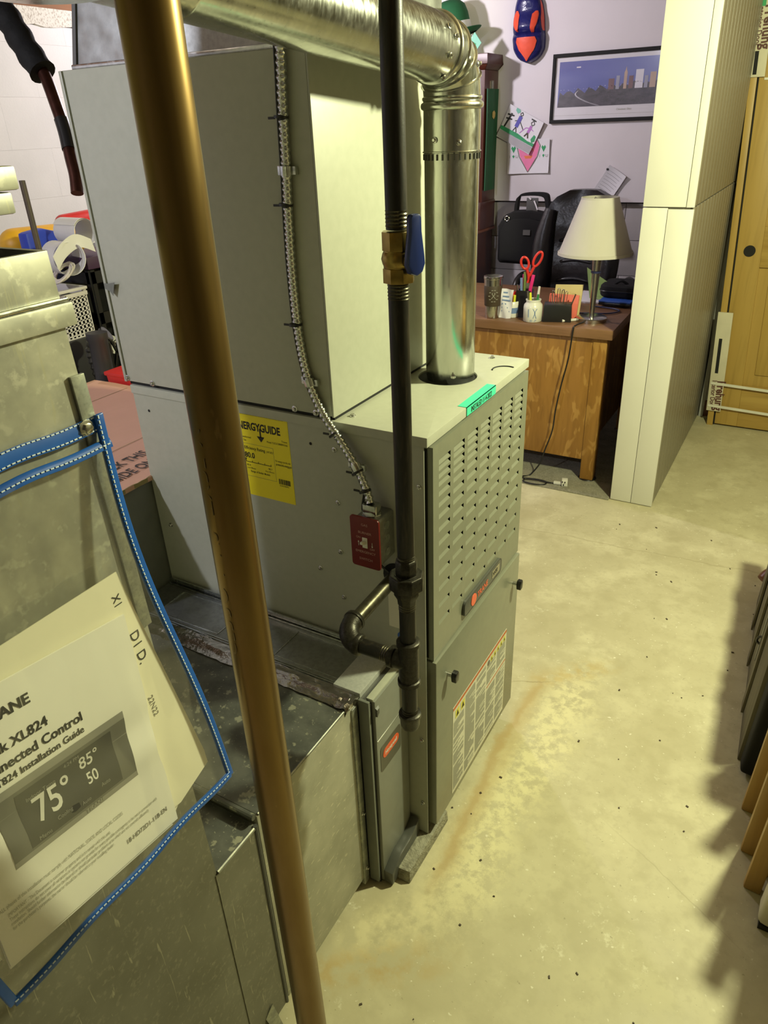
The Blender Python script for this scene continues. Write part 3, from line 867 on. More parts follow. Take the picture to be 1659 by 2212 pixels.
# ================================================================== FLUE
FX, FY, FZ, FR = -.103, .326, 1.598, .0507
BR = .070
FLU = thing('flue_pipe', (FX, FY, DH), 'galvanised flue pipe rising from the furnace top and bending toward the ceiling', 'pipe')
p = B()
p.lathe([(FR * .97, DH - .012), (FR * .97, DH + .004), (FR, DH + .006), (FR, 1.452)], (FX, FY, 0), seg=48)
p.build('vertical_pipe', 'galv_pipe', FLU, smooth=50)
p = B()  # upper sleeve with crimped end
p.lathe([(FR + .0014, 1.440), (FR + .0030, 1.441), (FR + .0030, 1.4425), (FR + .0014, 1.4435), (FR + .0010, 1.516)], (FX, FY, 0), seg=48)
p.build('sleeve', 'galv_pipe', FLU, smooth=50)
p = B()
for k in range(30):
    a = 2 * PI * k / 30
    c = V((FX + math.cos(a) * (FR + .001), FY + math.sin(a) * (FR + .001), 1.434))
    t = V((-math.sin(a), math.cos(a), 0))
    p.obox(c, t * .0012, V((math.cos(a), math.sin(a), 0)) * .0012, Z * .005)
p.build('crimp', 'dark_metal', FLU)
p = B()
p.lathe([(FR + .001, 1.508), (FR + .005, 1.511), (FR + .006, 1.515), (FR + .005, 1.519), (FR + .001, 1.522), (FR + .0030, 1.525), (FR + .0030, 1.528), (FR + .001, 1.530)], (FX, FY, 0), seg=48)
p.build('bead_ring', 'galv_pipe', FLU, smooth=50)
# gored elbow: bends from vertical to horizontal (toward -y)
EC = V((FX, FY - BR, 1.598 - BR))   # centre of the bend
def ering(a, r=FR):
    c = EC + V((0, BR * math.cos(a), BR * math.sin(a)))
    rad = V((0, math.cos(a), math.sin(a)))
    return [c + (X * math.cos(t) + rad * math.sin(t)) * r for t in [2 * PI * k / 48 for k in range(48)]]
ga = [0, 22, 46, 68, 90]
for i in range(4):
    p = B()
    a0, a1 = math.radians(ga[i]), math.radians(ga[i + 1])
    p.rings([ering(a0, FR + .0005), ering(a1, FR + .0005)], cap=False)
    p.build('elbow_gore', 'galv_pipe', FLU, smooth=50)
for i in (1, 2, 3):
    p = B(); a = math.radians(ga[i])
    p.rings([ering(a - .03, FR + .0006), ering(a - .012, FR + .0034), ering(a + .012, FR + .0034), ering(a + .03, FR + .0006)], cap=False)
    p.build('elbow_seam', 'galv_pipe', FLU, smooth=50)
p = B()
ye0 = FY - BR
p.lathe([(FR + .002, 0), (FR + .004, .002), (FR + .004, .006), (FR + .002, .008), (FR, .009), (FR, .60)], (FX, ye0, 1.598), V((0, -1, .075)), 48)
p.build('horizontal_pipe', 'galv_pipe', FLU, smooth=50)
p = B()
p.lathe([(FR + .0002, .600), (FR + .003, .602), (FR + .003, .606), (FR + .0012, .609), (FR + .0012, .80)], (FX, ye0, 1.598), V((0, -1, .075)), 48)
p.build('horizontal_pipe', 'galv_pipe', FLU, smooth=50)
p = B(); p.lathe([(FR, 0), (FR, .74)], (FX, ye0 - .76, 1.598), Z, 40); p.build('ceiling_riser', 'galv_pipe', FLU, smooth=50)
for a, z in ((-100, 1.462), (-52, 1.457), (-58, 1.030)):
    d = V((math.cos(math.radians(a)), math.sin(math.radians(a)), 0))
    screw(V((FX, FY, z)) + d * (FR + (.0015 if z > 1.2 else 0)), d, FLU, .0042)
for a, t in ((10, -.012), (-20, -.05), (-60, .3), (25, -.055)):
    d = X * math.cos(math.radians(a)) + Z * math.sin(math.radians(a))
    screw(V((FX, ye0 - .022 + (.0 if t > 0 else t * .4), 1.600)) + d * (FR + .001), d, FLU, .0042)
for ang_, rad_ in ((35, .25), (60, -.2)):
    a = math.radians(ang_)
    c = EC + V((0, BR * math.cos(a), BR * math.sin(a)))
    d = (X * math.cos(rad_) + V((0, math.cos(a), math.sin(a))) * math.sin(rad_)).normalized()
    screw(c + d * (FR + .0008), d, FLU, .0042)

# ================================================================== FLEX CONDUIT + SWITCH
CN = thing('flexible_conduit', (-.12, -.01, .87), 'ribbed metal conduit running down the cabinet side to the red switch', 'conduit')
cpts = smoothpath([(-.214, -.018, 1.72), (-.2185, -.0155, 1.595), (-.224, -.0145, 1.52), (-.229, -.0135, 1.431), (-.2335, -.0135, 1.36), (-.2365, -.0135, 1.27), (-.2345, -.0135, 1.172), (-.222, -.0145, 1.095), (-.195, -.0165, 1.035), (-.163, -.018, .993), (-.130, -.0215, .950), (-.105, -.030, .915), (-.0925, -.034, .885)], 10)
# resample densely for the ribs
def resample(pts, step):
    out = [pts[0].copy()]; acc = 0
    for a, b_ in zip(pts, pts[1:]):
        L = (b_ - a).length
        t = step - acc
        while t <= L:
            out.append(a.lerp(b_, t / L)); t += step
        acc = (acc + L) % step
    return out
rp = resample(cpts, .0019)
radii = [.0074 + .0012 * math.sin(i * 2 * PI / 5) for i in range(len(rp))]
B().tube(rp, .008, 12, radii=radii).build('ribbed_sheath', 'galv', CN, smooth=60)
for q in ((-.229, -.0135, 1.431), (-.2195, -.0145, 1.089), (-.1255, -.0215, .944)):
    i = min(range(len(rp)), key=lambda k: (rp[k] - V(q)).length)
    d = (rp[i + 1] - rp[i - 1]).normalized()
    k = B()
    k.cyl(rp[i] - d * .007, rp[i] + d * .007, .0102, 10)
    k.obox(rp[i] + V((-.015, .007, 0)), X * .007, Y * .0012, Z * .007)
    k.obox(rp[i] + V((.013, .004, 0)), X * .004, Y * .004, Z * .006)
    k.build('strap_clamp', 'galv', CN, bevel=.001)
WR = thing('control_wire', (-.12, -.01, .78), 'thin black control wire zip-tied along the ribbed conduit', 'wire')
wp_ = [p_ + V((-.0135, .004, 0)) + V((.003 * math.sin(i * .02), 0, 0)) for i, p_ in enumerate(rp[30::8])]
wp_ += [V((-.118, -.022, .86)), V((-.119, -.006, .82)), V((-.118, -.005, .76)), V((-.105, -.006, .742)), V((-.075, -.006, .722))]
B().tube(smoothpath(wp_, 3), .0026, 6).build('wire', 'black', WR)
for q in (1.505, 1.383, 1.19, 1.0, .935, .906):
    i = min(range(len(rp)), key=lambda k: abs(rp[k].z - q))
    d = (rp[i + 1] - rp[i - 1]).normalized()
    k = B(); c = rp[i] + V((-.004, 0, 0))
    k.lathe([(.0088, -.002), (.0115, -.002), (.0115, .002), (.0088, .002)], c, d, 14)
    k.obox(c + V((-.0165, -.003, -.001)), X * .006, Y * .001, Z * .0018)
    k.build('zip_tie', 'black', WR)
SW = thing('emergency_switch', (-.09, 0, .76), 'red emergency switch plate on a galvanised box on the furnace side', 'switch')
k = B(); k.prism(rrect(.052, .098, .006), (-.0905, 0, .8135), X, Z, -Y * .054)
SB = k.build('metal_box', 'galv_satin', SW, bevel=.001)
for z in (.842, .814, .786):
    k = B(); k.prism(disc_poly(.0085, 18), (-.0645, -.027, z), Y, Z, X * .0012); k.build('knockout', 'galv', SB)
k = B(); k.prism(rrect(.062, .107, .006), (-.0930, -.054, .8125), X, Z, -Y * .0055)
SP = k.build('cover_plate', 'red_plate', SW, bevel=.0022)
yp = -.0600
for s_, z, sz in (('GAS', .8485, .0072), ('BURNER', .832, .0072), ('EMERGENCY', .791, .0072), ('SWITCH', .7755, .0072)):
    text(s_, sz, (-.0925, yp, z), X, Z, 'ink_pink', SP, align='CENTER', sx=1.05)
text('ON', .006, (-.1065, yp, .8215), X, Z, 'ink_pink', SP, align='CENTER')
text('OFF', .006, (-.0775, yp, .8005), X, Z, 'ink_pink', SP, align='CENTER')
k = B(); k.box(-.1070, -.1062, yp, yp + .0002, .805, .813); k.add([(-.1084, yp, .8125), (-.1048, yp, .8125), (-.1066, yp, .8165)], [(0, 1, 2)])
k.box(-.0779, -.0771, yp, yp + .0002, .809, .817); k.add([(-.0793, yp, .8095), (-.0757, yp, .8095), (-.0775, yp, .8060)], [(0, 1, 2)])
k.build('arrows', 'ink_white', SP, smooth=0)
k = B(); k.box(-.0985, -.0875, -.0605, -.0590, .8025, .8245); TG = k.build('toggle_frame', 'white_plastic', SP, bevel=.0008)
k = B(); k.hexa([(-.0965, -.060, .8105), (-.0895, -.060, .8105), (-.0895, -.060, .8185), (-.0965, -.060, .8185), (-.0958, -.0735, .8165), (-.0902, -.0735, .8165), (-.0902, -.072, .8215), (-.0958, -.072, .8215)])
k.build('toggle', 'white_plastic', SP, bevel=.0012)
k = B(); k.prism(rrect(.030, .022, .004), (-.0905, -.034, .862), X, Y, Z * .022); k.cyl((-.0905, -.034, .862), (-.0905, -.034, .866), .019, 8); k.build('connector', 'galv', SW, bevel=.0015)

# ================================================================== GAS LINE
GX, GY = .066, -.192
G = thing('gas_pipe', (GX, GY, .55), 'black iron gas pipe with brass valve running down to a capped drip leg', 'pipe')
PR = .0135
B().cyl((GX - .003, GY, 2.33), (GX - .001, GY, 1.376), PR, 24).build('upper_riser', 'iron', G)
B().cyl((GX - .001, GY, 1.315), (GX, GY, .895), PR, 24).build('middle_riser', 'iron', G)
def thread(parent, c, d, r=PR, n=5):
    k = B(); d = V(d)
    k.lathe([(r + (.0007 if i % 2 else -.0003), .0022 * i) for i in range(2 * n)], c, d, 20)
    k.build('thread', 'iron_worn', parent)
thread(G, (GX - .001, GY, 1.378), Z); thread(G, (GX - .001, GY, 1.312), -Z); thread(G, (GX, GY, .894), Z, n=3)
# ball valve
k = B()
k.lathe([(.0205, 1.352), (.0205, 1.374)], (GX, GY, 0), seg=8)
k.lathe([(.0175, 1.338), (.0185, 1.350), (.0185, 1.352)], (GX, GY, 0), seg=20)
k.lathe([(.0185, 1.333), (.0195, 1.345), (.0185, 1.352), (.0165, 1.354)], (GX, GY, -.004), seg=20)
k.lathe([(.0205, 1.313), (.0205, 1.331)], (GX, GY, 0), seg=8)
k.lathe([(.0165, 1.328), (.020, 1.336), (.0215, 1.342), (.020, 1.348), (.0165, 1.354)], (GX, GY, 0), seg=20)
k.cyl((GX, GY, 1.341), V((GX, GY, 1.341)) + V((.95, -.30, 0)).normalized() * .030, .009, 14)
VL = k.build('valve_body', 'brass', G, bevel=.0008)
hd = V((.95, -.30, 0)).normalized(); hs = V((.30, .95, 0)).normalized()
k = B()
hpoly = [(-.006, .012), (-.0135, .002), (-.0145, -.008), (-.010, -.018), (0, -.0215), (.010, -.018), (.0145, -.008), (.0135, .002), (.009, .030), (.0085, .046), (.006, .050), (-.006, .050), (-.0085, .046), (-.009, .030)]
k.prism(hpoly[1:], V((GX, GY, 1.345)) + hd * .024, hs, Z, hd * .010)
k.build('lever', 'blue_handle', VL, bevel=.003)
# union
k = B()
k.lathe([(.0205, .858), (.0205, .872)], (GX, GY, 0), seg=8)
k.lathe([(.0178, .872), (.0178, .894), (.0150, .898)], (GX, GY, 0), seg=8)
k.lathe([(.0285, .846), (.0285, .868), (.0265, .871)], (GX, GY, 0), seg=8)
k.lathe([(.0155, .815), (.0165, .825), (.0215, .835), (.0215, .848)], (GX, GY, 0), seg=8)
k.build('union', 'iron_cast', G, bevel=.0012)
B().cyl((GX, GY, .822), (GX, GY, .720), PR, 24).build('lower_riser', 'iron', G)
thread(G, (GX, GY, .815), -Z, n=3)
# tee
k = B()
k.lathe([(.0172, .650), (.0172, .735)], (GX, GY, 0), seg=24)
k.lathe([(.0172, .728), (.0198, .730), (.0198, .738), (.0165, .740)], (GX, GY, 0), seg=24)
k.lathe([(.0172, .658), (.0198, .656), (.0198, .648), (.0165, .646)], (GX, GY, 0), seg=24)
k.cyl((GX, GY, .694), (GX - .030, GY, .694), .0172, 24)
k.lathe([(.0172, .024), (.0198, .026), (.0198, .034), (.0165, .036)], (GX, GY, .694), -X, 24)
k.build('tee', 'iron_cast', G, smooth=45)
B().cyl((GX - .030, GY, .694), (-.045, GY, .694), PR, 24).build('nipple', 'iron', G)
thread(G, (GX - .034, GY, .694), -X, n=4); thread(G, (-.040, GY, .694), X, n=4)
# elbow (from nipple to branch going back into the furnace)
EX = -.060
k = B()
epts = [V((-.028, GY, .694)), V((-.036, GY, .694))]
for t in range(0, 7):
    a = PI / 2 * t / 6
    epts.append(V((-.038 - .024 * math.sin(a), GY + .024 * (1 - math.cos(a)), .694 + .016 * t / 6)))
epts += [V((-.062, GY + .036, .712))]
er = [.0198, .0198] + [.0185] * 7 + [.0198]
k.tube(epts, .0185, 20, radii=er)
k.lathe([(.0172, 0), (.0200, .002), (.0200, .009), (.0165, .011)], (-.026, GY, .694), -X, 22)
k.lathe([(.0172, 0), (.0200, .002), (.0200, .009), (.0165, .011)], (-.062, GY + .040, .713), -Y, 22)
k.build('elbow', 'iron_cast', G, smooth=60)
B().cyl((-.062, GY + .03, .7105), (-.062, .004, .718), PR, 24).build('branch_pipe', 'iron_worn', G)
B().cyl((GX, GY, .652), (GX, GY, .556), PR, 24).build('drip_leg', 'iron', G)
k = B()
k.lathe([(.0165, .582), (.0198, .580), (.0198, .573), (.0178, .571), (.0172, .555), (.0150, .548), (.006, .5455), (0, .545)], (GX, GY, 0), seg=24)
k.build('cap', 'iron_cast', G, smooth=50)
thread(G, (GX, GY, .580), Z, n=3)

# ================================================================== COPPER PIPE (foreground)
CPX, CPY, CPR = .1215, -.604, .0206
CP = thing('copper_drain_pipe', (CPX, CPY, FL), 'thick vertical brown-gold copper pipe close to the camera', 'pipe')
B().cyl((CPX - .008, CPY, 2.335), (CPX, CPY, FL), CPR, 48).build('tube', 'copper', CP, smooth=60)
def onpipe(ang0, z0):
    def fn(a, b_):
        t = ang0 + b_ / CPR
        return V((CPX - .002 + math.cos(t) * (CPR + .0004), CPY + math.sin(t) * (CPR + .0004), z0 + a))
    return fn
text('CERRO 1-1/2  TYPE M', .020, (0, 0, 0), X, Z, plain('faint_stamp', (0.20, 0.125, 0.04), .5, .6), CP, fn=onpipe(math.radians(-128), 1.045), sx=1.25, bold=-.012)

# ================================================================== FILTER CABINET
FC = thing('filter_cabinet', (-.35, -.07, FL), 'slim air filter cabinet with grey door beside the furnace', 'cabinet')
FT = .514
B().box(-.703, -.074, -.139, -.003, FL + .006, FT).build('housing', 'galv_satin', FC, bevel=.002)
for x0, x1 in ((-.640, -.455), (-.300, -.130)):
    k = B()
    for a in ((x0, x1, -.118, -.1165), (x0, x1, -.030, -.0285), (x0, x0 + .0015, -.118, -.0285), (x1 - .0015, x1, -.118, -.0285)): k.box(*a, FT, FT + .0014)
    k.build('knockout_rib', 'galv', FC)
for y, w in ((-.010, .004), (-.0165, .003)):
    B().box(-.70, -.10, y - w, y, FT, FT + (.016 if y > -.012 else .004)).build('flange', 'galv', FC, bevel=.001)
for y in (-.128, -.134):
    B().box(-.70, -.136, y - .0015, y, FT, FT + .003).build('seam_rib', 'galv', FC)
B().box(-.135, -.073, -.140, -.006, FT - .028, FT + .0075).build('end_cap', 'galv_cap', FC, bevel=.0015)
# lapping black frame and grey door
B().box(-.074, -.060, -.146, -.006, FL + .004, FT - .004).build('door_frame', 'dark_metal', FC, bevel=.001)
B().box(-.0735, -.050, -.1475, -.141, FL + .012, FT - .002).build('edge_strip', 'cabinet_dark', FC, bevel=.001)
B().box(-.0605, -.050, -.140, -.136, FL + .004, FT - .01).build('door_gap', 'gap', FC)
DXF = -.043
FD = B().box(-.062, DXF, -.135, -.006, FL + .006, FT - .006).build('door', 'grey_door', FC, bevel=.003)
B().box(-.062, DXF - .004, -.135, -.006, FT - .007, FT - .002).build('door_lip', 'cabinet', FD, bevel=.0008)
k = B(); k.hexa([(DXF - .001, -.134, .470), (DXF - .001, -.122, .474), (DXF - .001, -.122, .492), (DXF - .001, -.134, .492), (DXF + .004, -.134, .470), (DXF + .004, -.126, .476), (DXF + .004, -.126, .488), (DXF + .004, -.134, .488)])
k.build('catch', 'dark_metal', FD)
B().box(DXF, DXF + .0008, -.133, -.008, .3995, .4012).build('crease', 'chrome', FD)
# curved grip along the bottom of the door
gp = [(-.136, -.034), (-.005, -.030), (-.005, .048)]
for t in range(1, 12):
    u = t / 12
    s_ = u * u * (3 - 2 * u)
    gp.append((-.005 - .131 * u, .048 + (.002 - .048) * s_ - .012 * math.sin(u * 2 * PI)))
gp.append((-.136, .003))
k = B(); k.prism(gp, (DXF - .001, 0, 0), Y, Z, X * .024)
k.build('grip', 'badge', FD, bevel=.004)
# logo plate
lg = rrect(.084, .070, .008)
k = B(); k.prism(lg, (DXF, -.083, .339), Y, Z, X * .0008); LG = k.build('logo_plate', 'logo_dark', FD, smooth=0)
k = B(); k.prism(rrect(.066, .024, .012, 8), (DXF + .0008, -.083, .347), Y, Z, X * .0008); k.build('logo_oval', 'ink_orange', LG, smooth=0)
text('Honeywell', .0145, (DXF + .0019, -.083, .3425), Y, Z, 'ink_white', LG, align='CENTER', bold=.025, sx=.78)

# ================================================================== RETURN DUCT
RD = thing('return_duct', (-.39, -.5, FL), 'dusty galvanised return duct with vertical drop beside the filter cabinet', 'duct')
DXR, DXB = -.078, -.700
YA0, YA1 = -.452, -.148
k = B(); k.box(DXB, DXR, YA0, YA1, FL + .03, .5115)
A_ = k.build('transition_box', 'galv_side', RD, bevel=.0025)
B().box(DXB + .004, DXR - .003, YA0 + .003, YA1, .5118, .5130).build('dusty_top', 'galv_dusty', A_)
k = B(); k.tube([(DXR - .0015, YA0 + .004, .5125), (DXR - .0015, YA1 - .004, .5125)], .0026, 8); k.build('seam_bead', 'galv_dull', A_)
k = B(); k.tube([(DXB, YA0 - .004, .5125), (DXR - .003, YA0 - .004, .5125)], .0055, 10); k.build('hem', 'galv_dusty', A_)
# foil tape bridging to the filter cabinet
tp_ = B(); P = []
for j in range(7):
    row = []
    for i in range(46):
        x = DXB + .05 + (DXR - DXB - .056) * i / 45
        y = -.186 + .048 * j / 6 + random.uniform(-.0022, .0022)
        z = .5150 + (0.0035 if j in (3, 4) else 0) + random.uniform(0, .0022)
        row.append((x, y, z))
    P.append(row)
tp_.sheet(P, (0, 0, -1), .0008)
tp_.build('foil_tape', 'foil', RD, smooth=20)
tp_ = B(); P = []
for j in range(6):
    P.append([(DXR - .035 + .037 * min(1, i / 5) + random.uniform(-.003, .003), -.188 + .042 * j / 5 + random.uniform(-.003, .003), .518 - max(0, i - 5) * .008 + random.uniform(-.002, .003)) for i in range(8)])
tp_.sheet(P, (-.5, 0, -1), .0008)
tp_.build('foil_patch', 'foil', RD, smooth=20)
# stiffening angle where the duct meets the filter frame
B().box(DXR - .012, DXR + .004, -.168, -.150, FL + .012, .500).build('joint_angle', 'galv_dull', RD, bevel=.002)
for z in (.20, .02): screw((DXR + .004, -.158, z), X, RD, .004)
# lower collar between box and drop
YB = -.551
B().box(DXB, DXR - .001, YB, YA0 - .004, FL + .03, .497).build('collar', 'galv_dusty', RD, bevel=.002)
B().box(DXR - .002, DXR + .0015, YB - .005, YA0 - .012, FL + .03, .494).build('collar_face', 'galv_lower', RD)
k = B(); k.tube([(DXR + .001, YA0 - .008, .500), (DXR + .001, YA0 - .008, FL + .03)], .004, 8); k.build('drive_cleat', 'dark_metal', RD)
k = B(); k.tube([(DXR + .001, YB, .4965), (DXR + .001, YA0 - .012, .4965)], .0032, 8); k.build('seam_bead', 'galv_dull', RD)
# vertical drop (open top, four walls)
YC0, YC1, ZD = -1.00, YB, 1.402
def lean(z): return -.032 * max(0, z - .45) / .95
def dbox(k, x0, x1, y0, y1, z0, z1, both=False):
    zz = sorted(set([z0, z1] + ([.45] if z0 < .45 < z1 else [])))
    for a, b_ in zip(zz, zz[1:]):
        k.hexa([(x, y + (lean(z) if (both or y > -.8) else 0), z) for z in (a, b_) for x, y in ((x0, y0), (x1, y0), (x1, y1), (x0, y1))])
k = B()
dbox(k, DXR - .003, DXR, YC0, YC1, .72, ZD)
dbox(k, DXB - .02, DXR - .003, YC1 - .003, YC1, FL + .03, ZD, True)
k.box(DXB - .02, DXR - .003, YC0, YC0 + .003, FL + .03, ZD)
k.box(DXB - .02, DXB - .017, YC0 + .003, YC1 - .04, FL + .03, ZD)
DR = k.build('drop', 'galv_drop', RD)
k = B(); dbox(k, DXR - .003, DXR, YC0, YC1, FL + .03, .7195); k.build('drop_lower', 'galv_lower', RD)
k = B(); k.box(DXB + .01, DXR - .010, YC0 + .01, YC1 - .045, ZD - .06, ZD - .05); k.build('dark_inside', 'gap', DR)
# stepped and beaded top collar of the drop
k = B()
def rim(z0, z1, o):
    dbox(k, DXR, DXR + o, YC0, YC1 + o * 1.5, z0, z1); dbox(k, DXB, DXR, YC1, YC1 + o * 1.5, z0, z1, True)
rim(1.334, 1.356, .007)
k.build('lower_band', 'galv_drop', DR, bevel=.0025)
k = B(); rim(1.3565, 1.3600, .0055); k.build('bead', 'galv', DR, bevel=.0015)
k = B(); rim(1.360, 1.402, .0015); k.build('upper_band', 'galv_drop', DR, bevel=.001)
k = B(); dbox(k, DXR + .0005, DXR + .004, YC1 - .012, YC1 + .004, .98, 1.288, True); k.build('hanger_strip', 'galv_dull', DR, bevel=.0008)
# bent foot bracket
k = B(); k.sheet([[(DXR + .001, -.520, .030), (DXR + .004, -.500, .052)], [(DXR + .012, -.516, -.004), (DXR + .012, -.496, .004)], [(DXR + .014, -.514, FL), (DXR + .014, -.490, FL)]], (1, 0, 0), .0015)
k.build('foot_tab', 'galv_dull', RD)
for z in (FL,): B().box(DXB + .05, DXB + .15, -.95, -.2, FL, FL + .03).build('support_skid', 'weathered', RD)
B().box(DXR - .20, DXR - .10, -.95, -.2, FL, FL + .03).build('support_skid', 'weathered', RD)

# upper return trunk hanging above the open drop
UT = thing('hanging_ductwork', (-.4, -.79, 1.43), 'galvanised trunk duct hanging above the open top of the drop', 'duct')
k = B(); k.box(-.735, -.128, -.96, -.582, 1.452, 2.335); k.build('trunk_body', 'galv_drop', UT, bevel=.002)
k = B(); k.box(-.743, -.115, -.97, -.574, 1.431, 1.449); k.build('lower_flange', 'galv_drop', UT, bevel=.0025)
k = B(); k.box(-.747, -.110, -.975, -.568, 1.4505, 1.470); k.build('upper_flange', 'galv_drop', UT, bevel=.0025)
k = B(); k.box(-.60, -.135, -.93, -.60, 1.409, 1.431); k.build('dark_gap_block', 'foam_black', UT)  # black block stands in for the dark inside the open gap

# ================================================================== INSULATED LINE
IL = thing('refrigerant_line', (-1.1, .26, 1.376), 'open-ended copper tube in black foam sleeve hanging from the ceiling', 'pipe')
pts = smoothpath([(-1.31, .33, 1.90), (-1.275, .308, 1.831), (-1.232, .292, 1.764), (-1.193, .285, 1.716), (-1.154, .278, 1.668), (-1.115, .275, 1.624)], 6)
rr = [.0295 + .002 * math.sin(i * 1.3) for i in range(len(pts))]
B().tube(pts, .02, 16, radii=rr).build('foam_sleeve', 'foam_black', IL, smooth=60)
pts2 = smoothpath([(-1.13, .276, 1.64), (-1.107, .273, 1.615), (-1.070, .256, 1.554), (-1.041, .241, 1.501), (-1.017, .222, 1.449), (-.999, .209, 1.412), (-.987, .194, 1.376)], 6)
B().tube(pts2, .0140, 14).build('copper_tube', 'copper_dark', IL, smooth=60)
B().tube([p_ for p_ in pts2 if 1.462 < p_.z < 1.53], .0160, 12).build('tape_wrap', 'black', IL, smooth=60)
B().cyl((-1.31, .33, 1.88), (-1.31, .33, 2.335), .012, 12).build('hanger_rod', 'dark_metal', IL)

# ================================================================== DOCUMENT POUCH
KP = .14
def pp(y, z, d=0.0):
    """point on the tilted face of the stuffed pouch, d = distance in front of the papers"""
    return V((-.076 + KP * (1.246 - z) + d, y, z))
PU = V((0, 1, 0)); PV = V((-KP, 0, 1)).normalized(); PN = PU.cross(PV)
PO = thing('document_pouch', (DXR, -.72, .76), 'clear vinyl pouch with blue stitched binding hung on the return duct', 'pouch')
ZT, ZB = 1.243, .757
def rightedge(z):
    t = (ZT - z) / (ZT - ZB)
    return -.574 + .017 * t - .006 * math.sin(t * PI * 2.0) - .010 * math.sin(t * PI)
def leftedge(z):
    t = (ZT - z) / (ZT - ZB)
    return -.925 + .052 * t
def pouch_sheet(d, z0, z1, nz=22, ny=14, wav=.0):
    P = []
    for i in range(nz + 1):
        z = z0 + (z1 - z0) * i / nz
        a, b_ = leftedge(z), rightedge(z)
        P.append([pp(a + (b_ - a) * j / ny, z, d + wav * math.sin(j * .9 + i * .35) * math.sin(PI * j / ny)) for j in range(ny + 1)])
    return P
# back sheet hangs flat on the duct, front sheet stands off over the papers
B().grid([[V((DXR + .0012, leftedge(z) + (rightedge(z) - leftedge(z)) * j / 6, z)) for j in range(7)] for z in [ZT + (ZB + .02 - ZT) * i / 8 for i in range(9)]]).build('back_sheet', 'vinyl', PO)
B().grid(pouch_sheet(.007, 1.214, ZB, wav=.0022)).build('front_sheet', 'vinyl', PO, smooth=80)
def zband(z0, z1, d0, d1, wav):
    n = 24; P = []
    for j in range(n + 1):
        y = leftedge(ZT) + (rightedge(ZT) + .004 - leftedge(ZT)) * j / n
        w = wav * math.sin(j * .75 + 1.0) * min(1, (n - j) / 5)
        P.append([pp(y, z0 + w, d0), pp(y, (z0 + z1) / 2 + w, (d0 + d1) / 2 + .001), pp(y, z1 + w, d1)])
    return P
k = B(); k.sheet(zband(1.2435, 1.229, .0025, .004, .0016), (-1, 0, 0), .0018); TB = k.build('top_band', 'blue_binding', PO, smooth=60)
k = B(); k.sheet(zband(1.2195, 1.2105, .006, .008, .0016), (-1, 0, 0), .0018); TB2 = k.build('flap_band', 'blue_binding', PO, smooth=60)
def edge_strip(pts, w, name, th=.0045):
    k = B(); k.ribbon(pts, w, PN * th); return k.build(name, 'blue_binding', PO, bevel=.0012, smooth=60)
rpts = [pp(rightedge(z), z, .006) for z in [ZT + .003 + (ZB - ZT - .006) * i / 30 for i in range(31)]]
RE_ = edge_strip(rpts, PU * .0095, 'side_binding')
lpts = [pp(leftedge(z), z, .006) for z in [ZT + (ZB - ZT) * i / 20 for i in range(21)]]
edge_strip(lpts, PU * .0095, 'side_binding')
bpts = [pp(leftedge(ZB) + (rightedge(ZB) - leftedge(ZB)) * i / 30, ZB, .006 + .0015 * math.sin(i * .5)) for i in range(31)]
BE_ = edge_strip(bpts, PV * .0095, 'bottom_binding')
def stitches(pts, parent, off, gap=.0052, ln=.0034, d=.0):
    pts = resample([V(p_) for p_ in pts], gap)
    k = B()
    for a, b_ in zip(pts, pts[1:]):
        t = (b_ - a).normalized()
        c = (a + b_) / 2 + off
        k.obox(c, t * (ln / 2), PN * .0004, PN.cross(t) * .0006)
    o = k.build('stitching', 'stitch', parent)
    tag(o, kind='stuff')
stitches(rpts, RE_, PN * .0026 - PU * .0022)
stitches(bpts, BE_, PN * .0026 + PV * .0022)
tp1 = [r[2] for r in zband(1.2435, 1.2312, .0025, .004, .0016)]
stitches([p_ + PN * .0006 for p_ in tp1], TB, V((0, 0, 0)))
tp1 = [r[0] for r in zband(1.2437, 1.2312, .0025, .004, .0016)]
stitches([p_ + PN * .0006 - PV * .001 for p_ in tp1], TB, V((0, 0, 0)))
tp2 = [r[1] for r in zband(1.2195, 1.2105, .006, .008, .0016)]
stitches([p_ + PN * .0006 for p_ in tp2], TB2, V((0, 0, 0)))
sc = screw(pp(-.590, 1.2365, .0035), X, PO, .0068)
# papers in the pouch
def sheetpoly(name, poly, d, mat, label, cat='paper', group=None, n=1):
    t = thing(name, pp(*poly[0]), label, cat, group)
    k = B(); a = [pp(y, z, d) for y, z in poly]; b_ = [q - PN * .0012 for q in a]; m_ = len(a)
    k.add(a + b_, [tuple(range(m_)), tuple(range(m_, 2 * m_))[::-1]] + [(i, m_ + i, m_ + (i + 1) % m_, (i + 1) % m_) for i in range(m_)])
    k.build('leaf', mat, t, smooth=0)
    return t
S1 = sheetpoly('paper_sheet', [(-.606, 1.080), (-.5735, .805), (-.574, .786), (-.628, .770), (-.86, .80), (-.90, .835), (-.86, 1.078)], -.006, 'paper_cream', 'cream sheet sticking out highest behind the booklet in the pouch')
text('X1', .014, pp(-.6215, 1.058, -.0054), -PV, PU, 'ink', S1, name='lettering', sx=.9)
text('D1 D.', .017, pp(-.6165, 1.008, -.0054), -PV, PU, 'ink', S1, sx=1.0)
text('22N22', .010, pp(-.622, .925, -.0054), -PV, PU, 'ink_grey', S1)
S2 = sheetpoly('paper_sheet', [(-.600, .790), (-.640, .7605), (-.80, .770), (-.86, .79), (-.86, .95)], -.009, 'paper_cream', 'cream leaflet lowest at the bottom edge of the pouch')
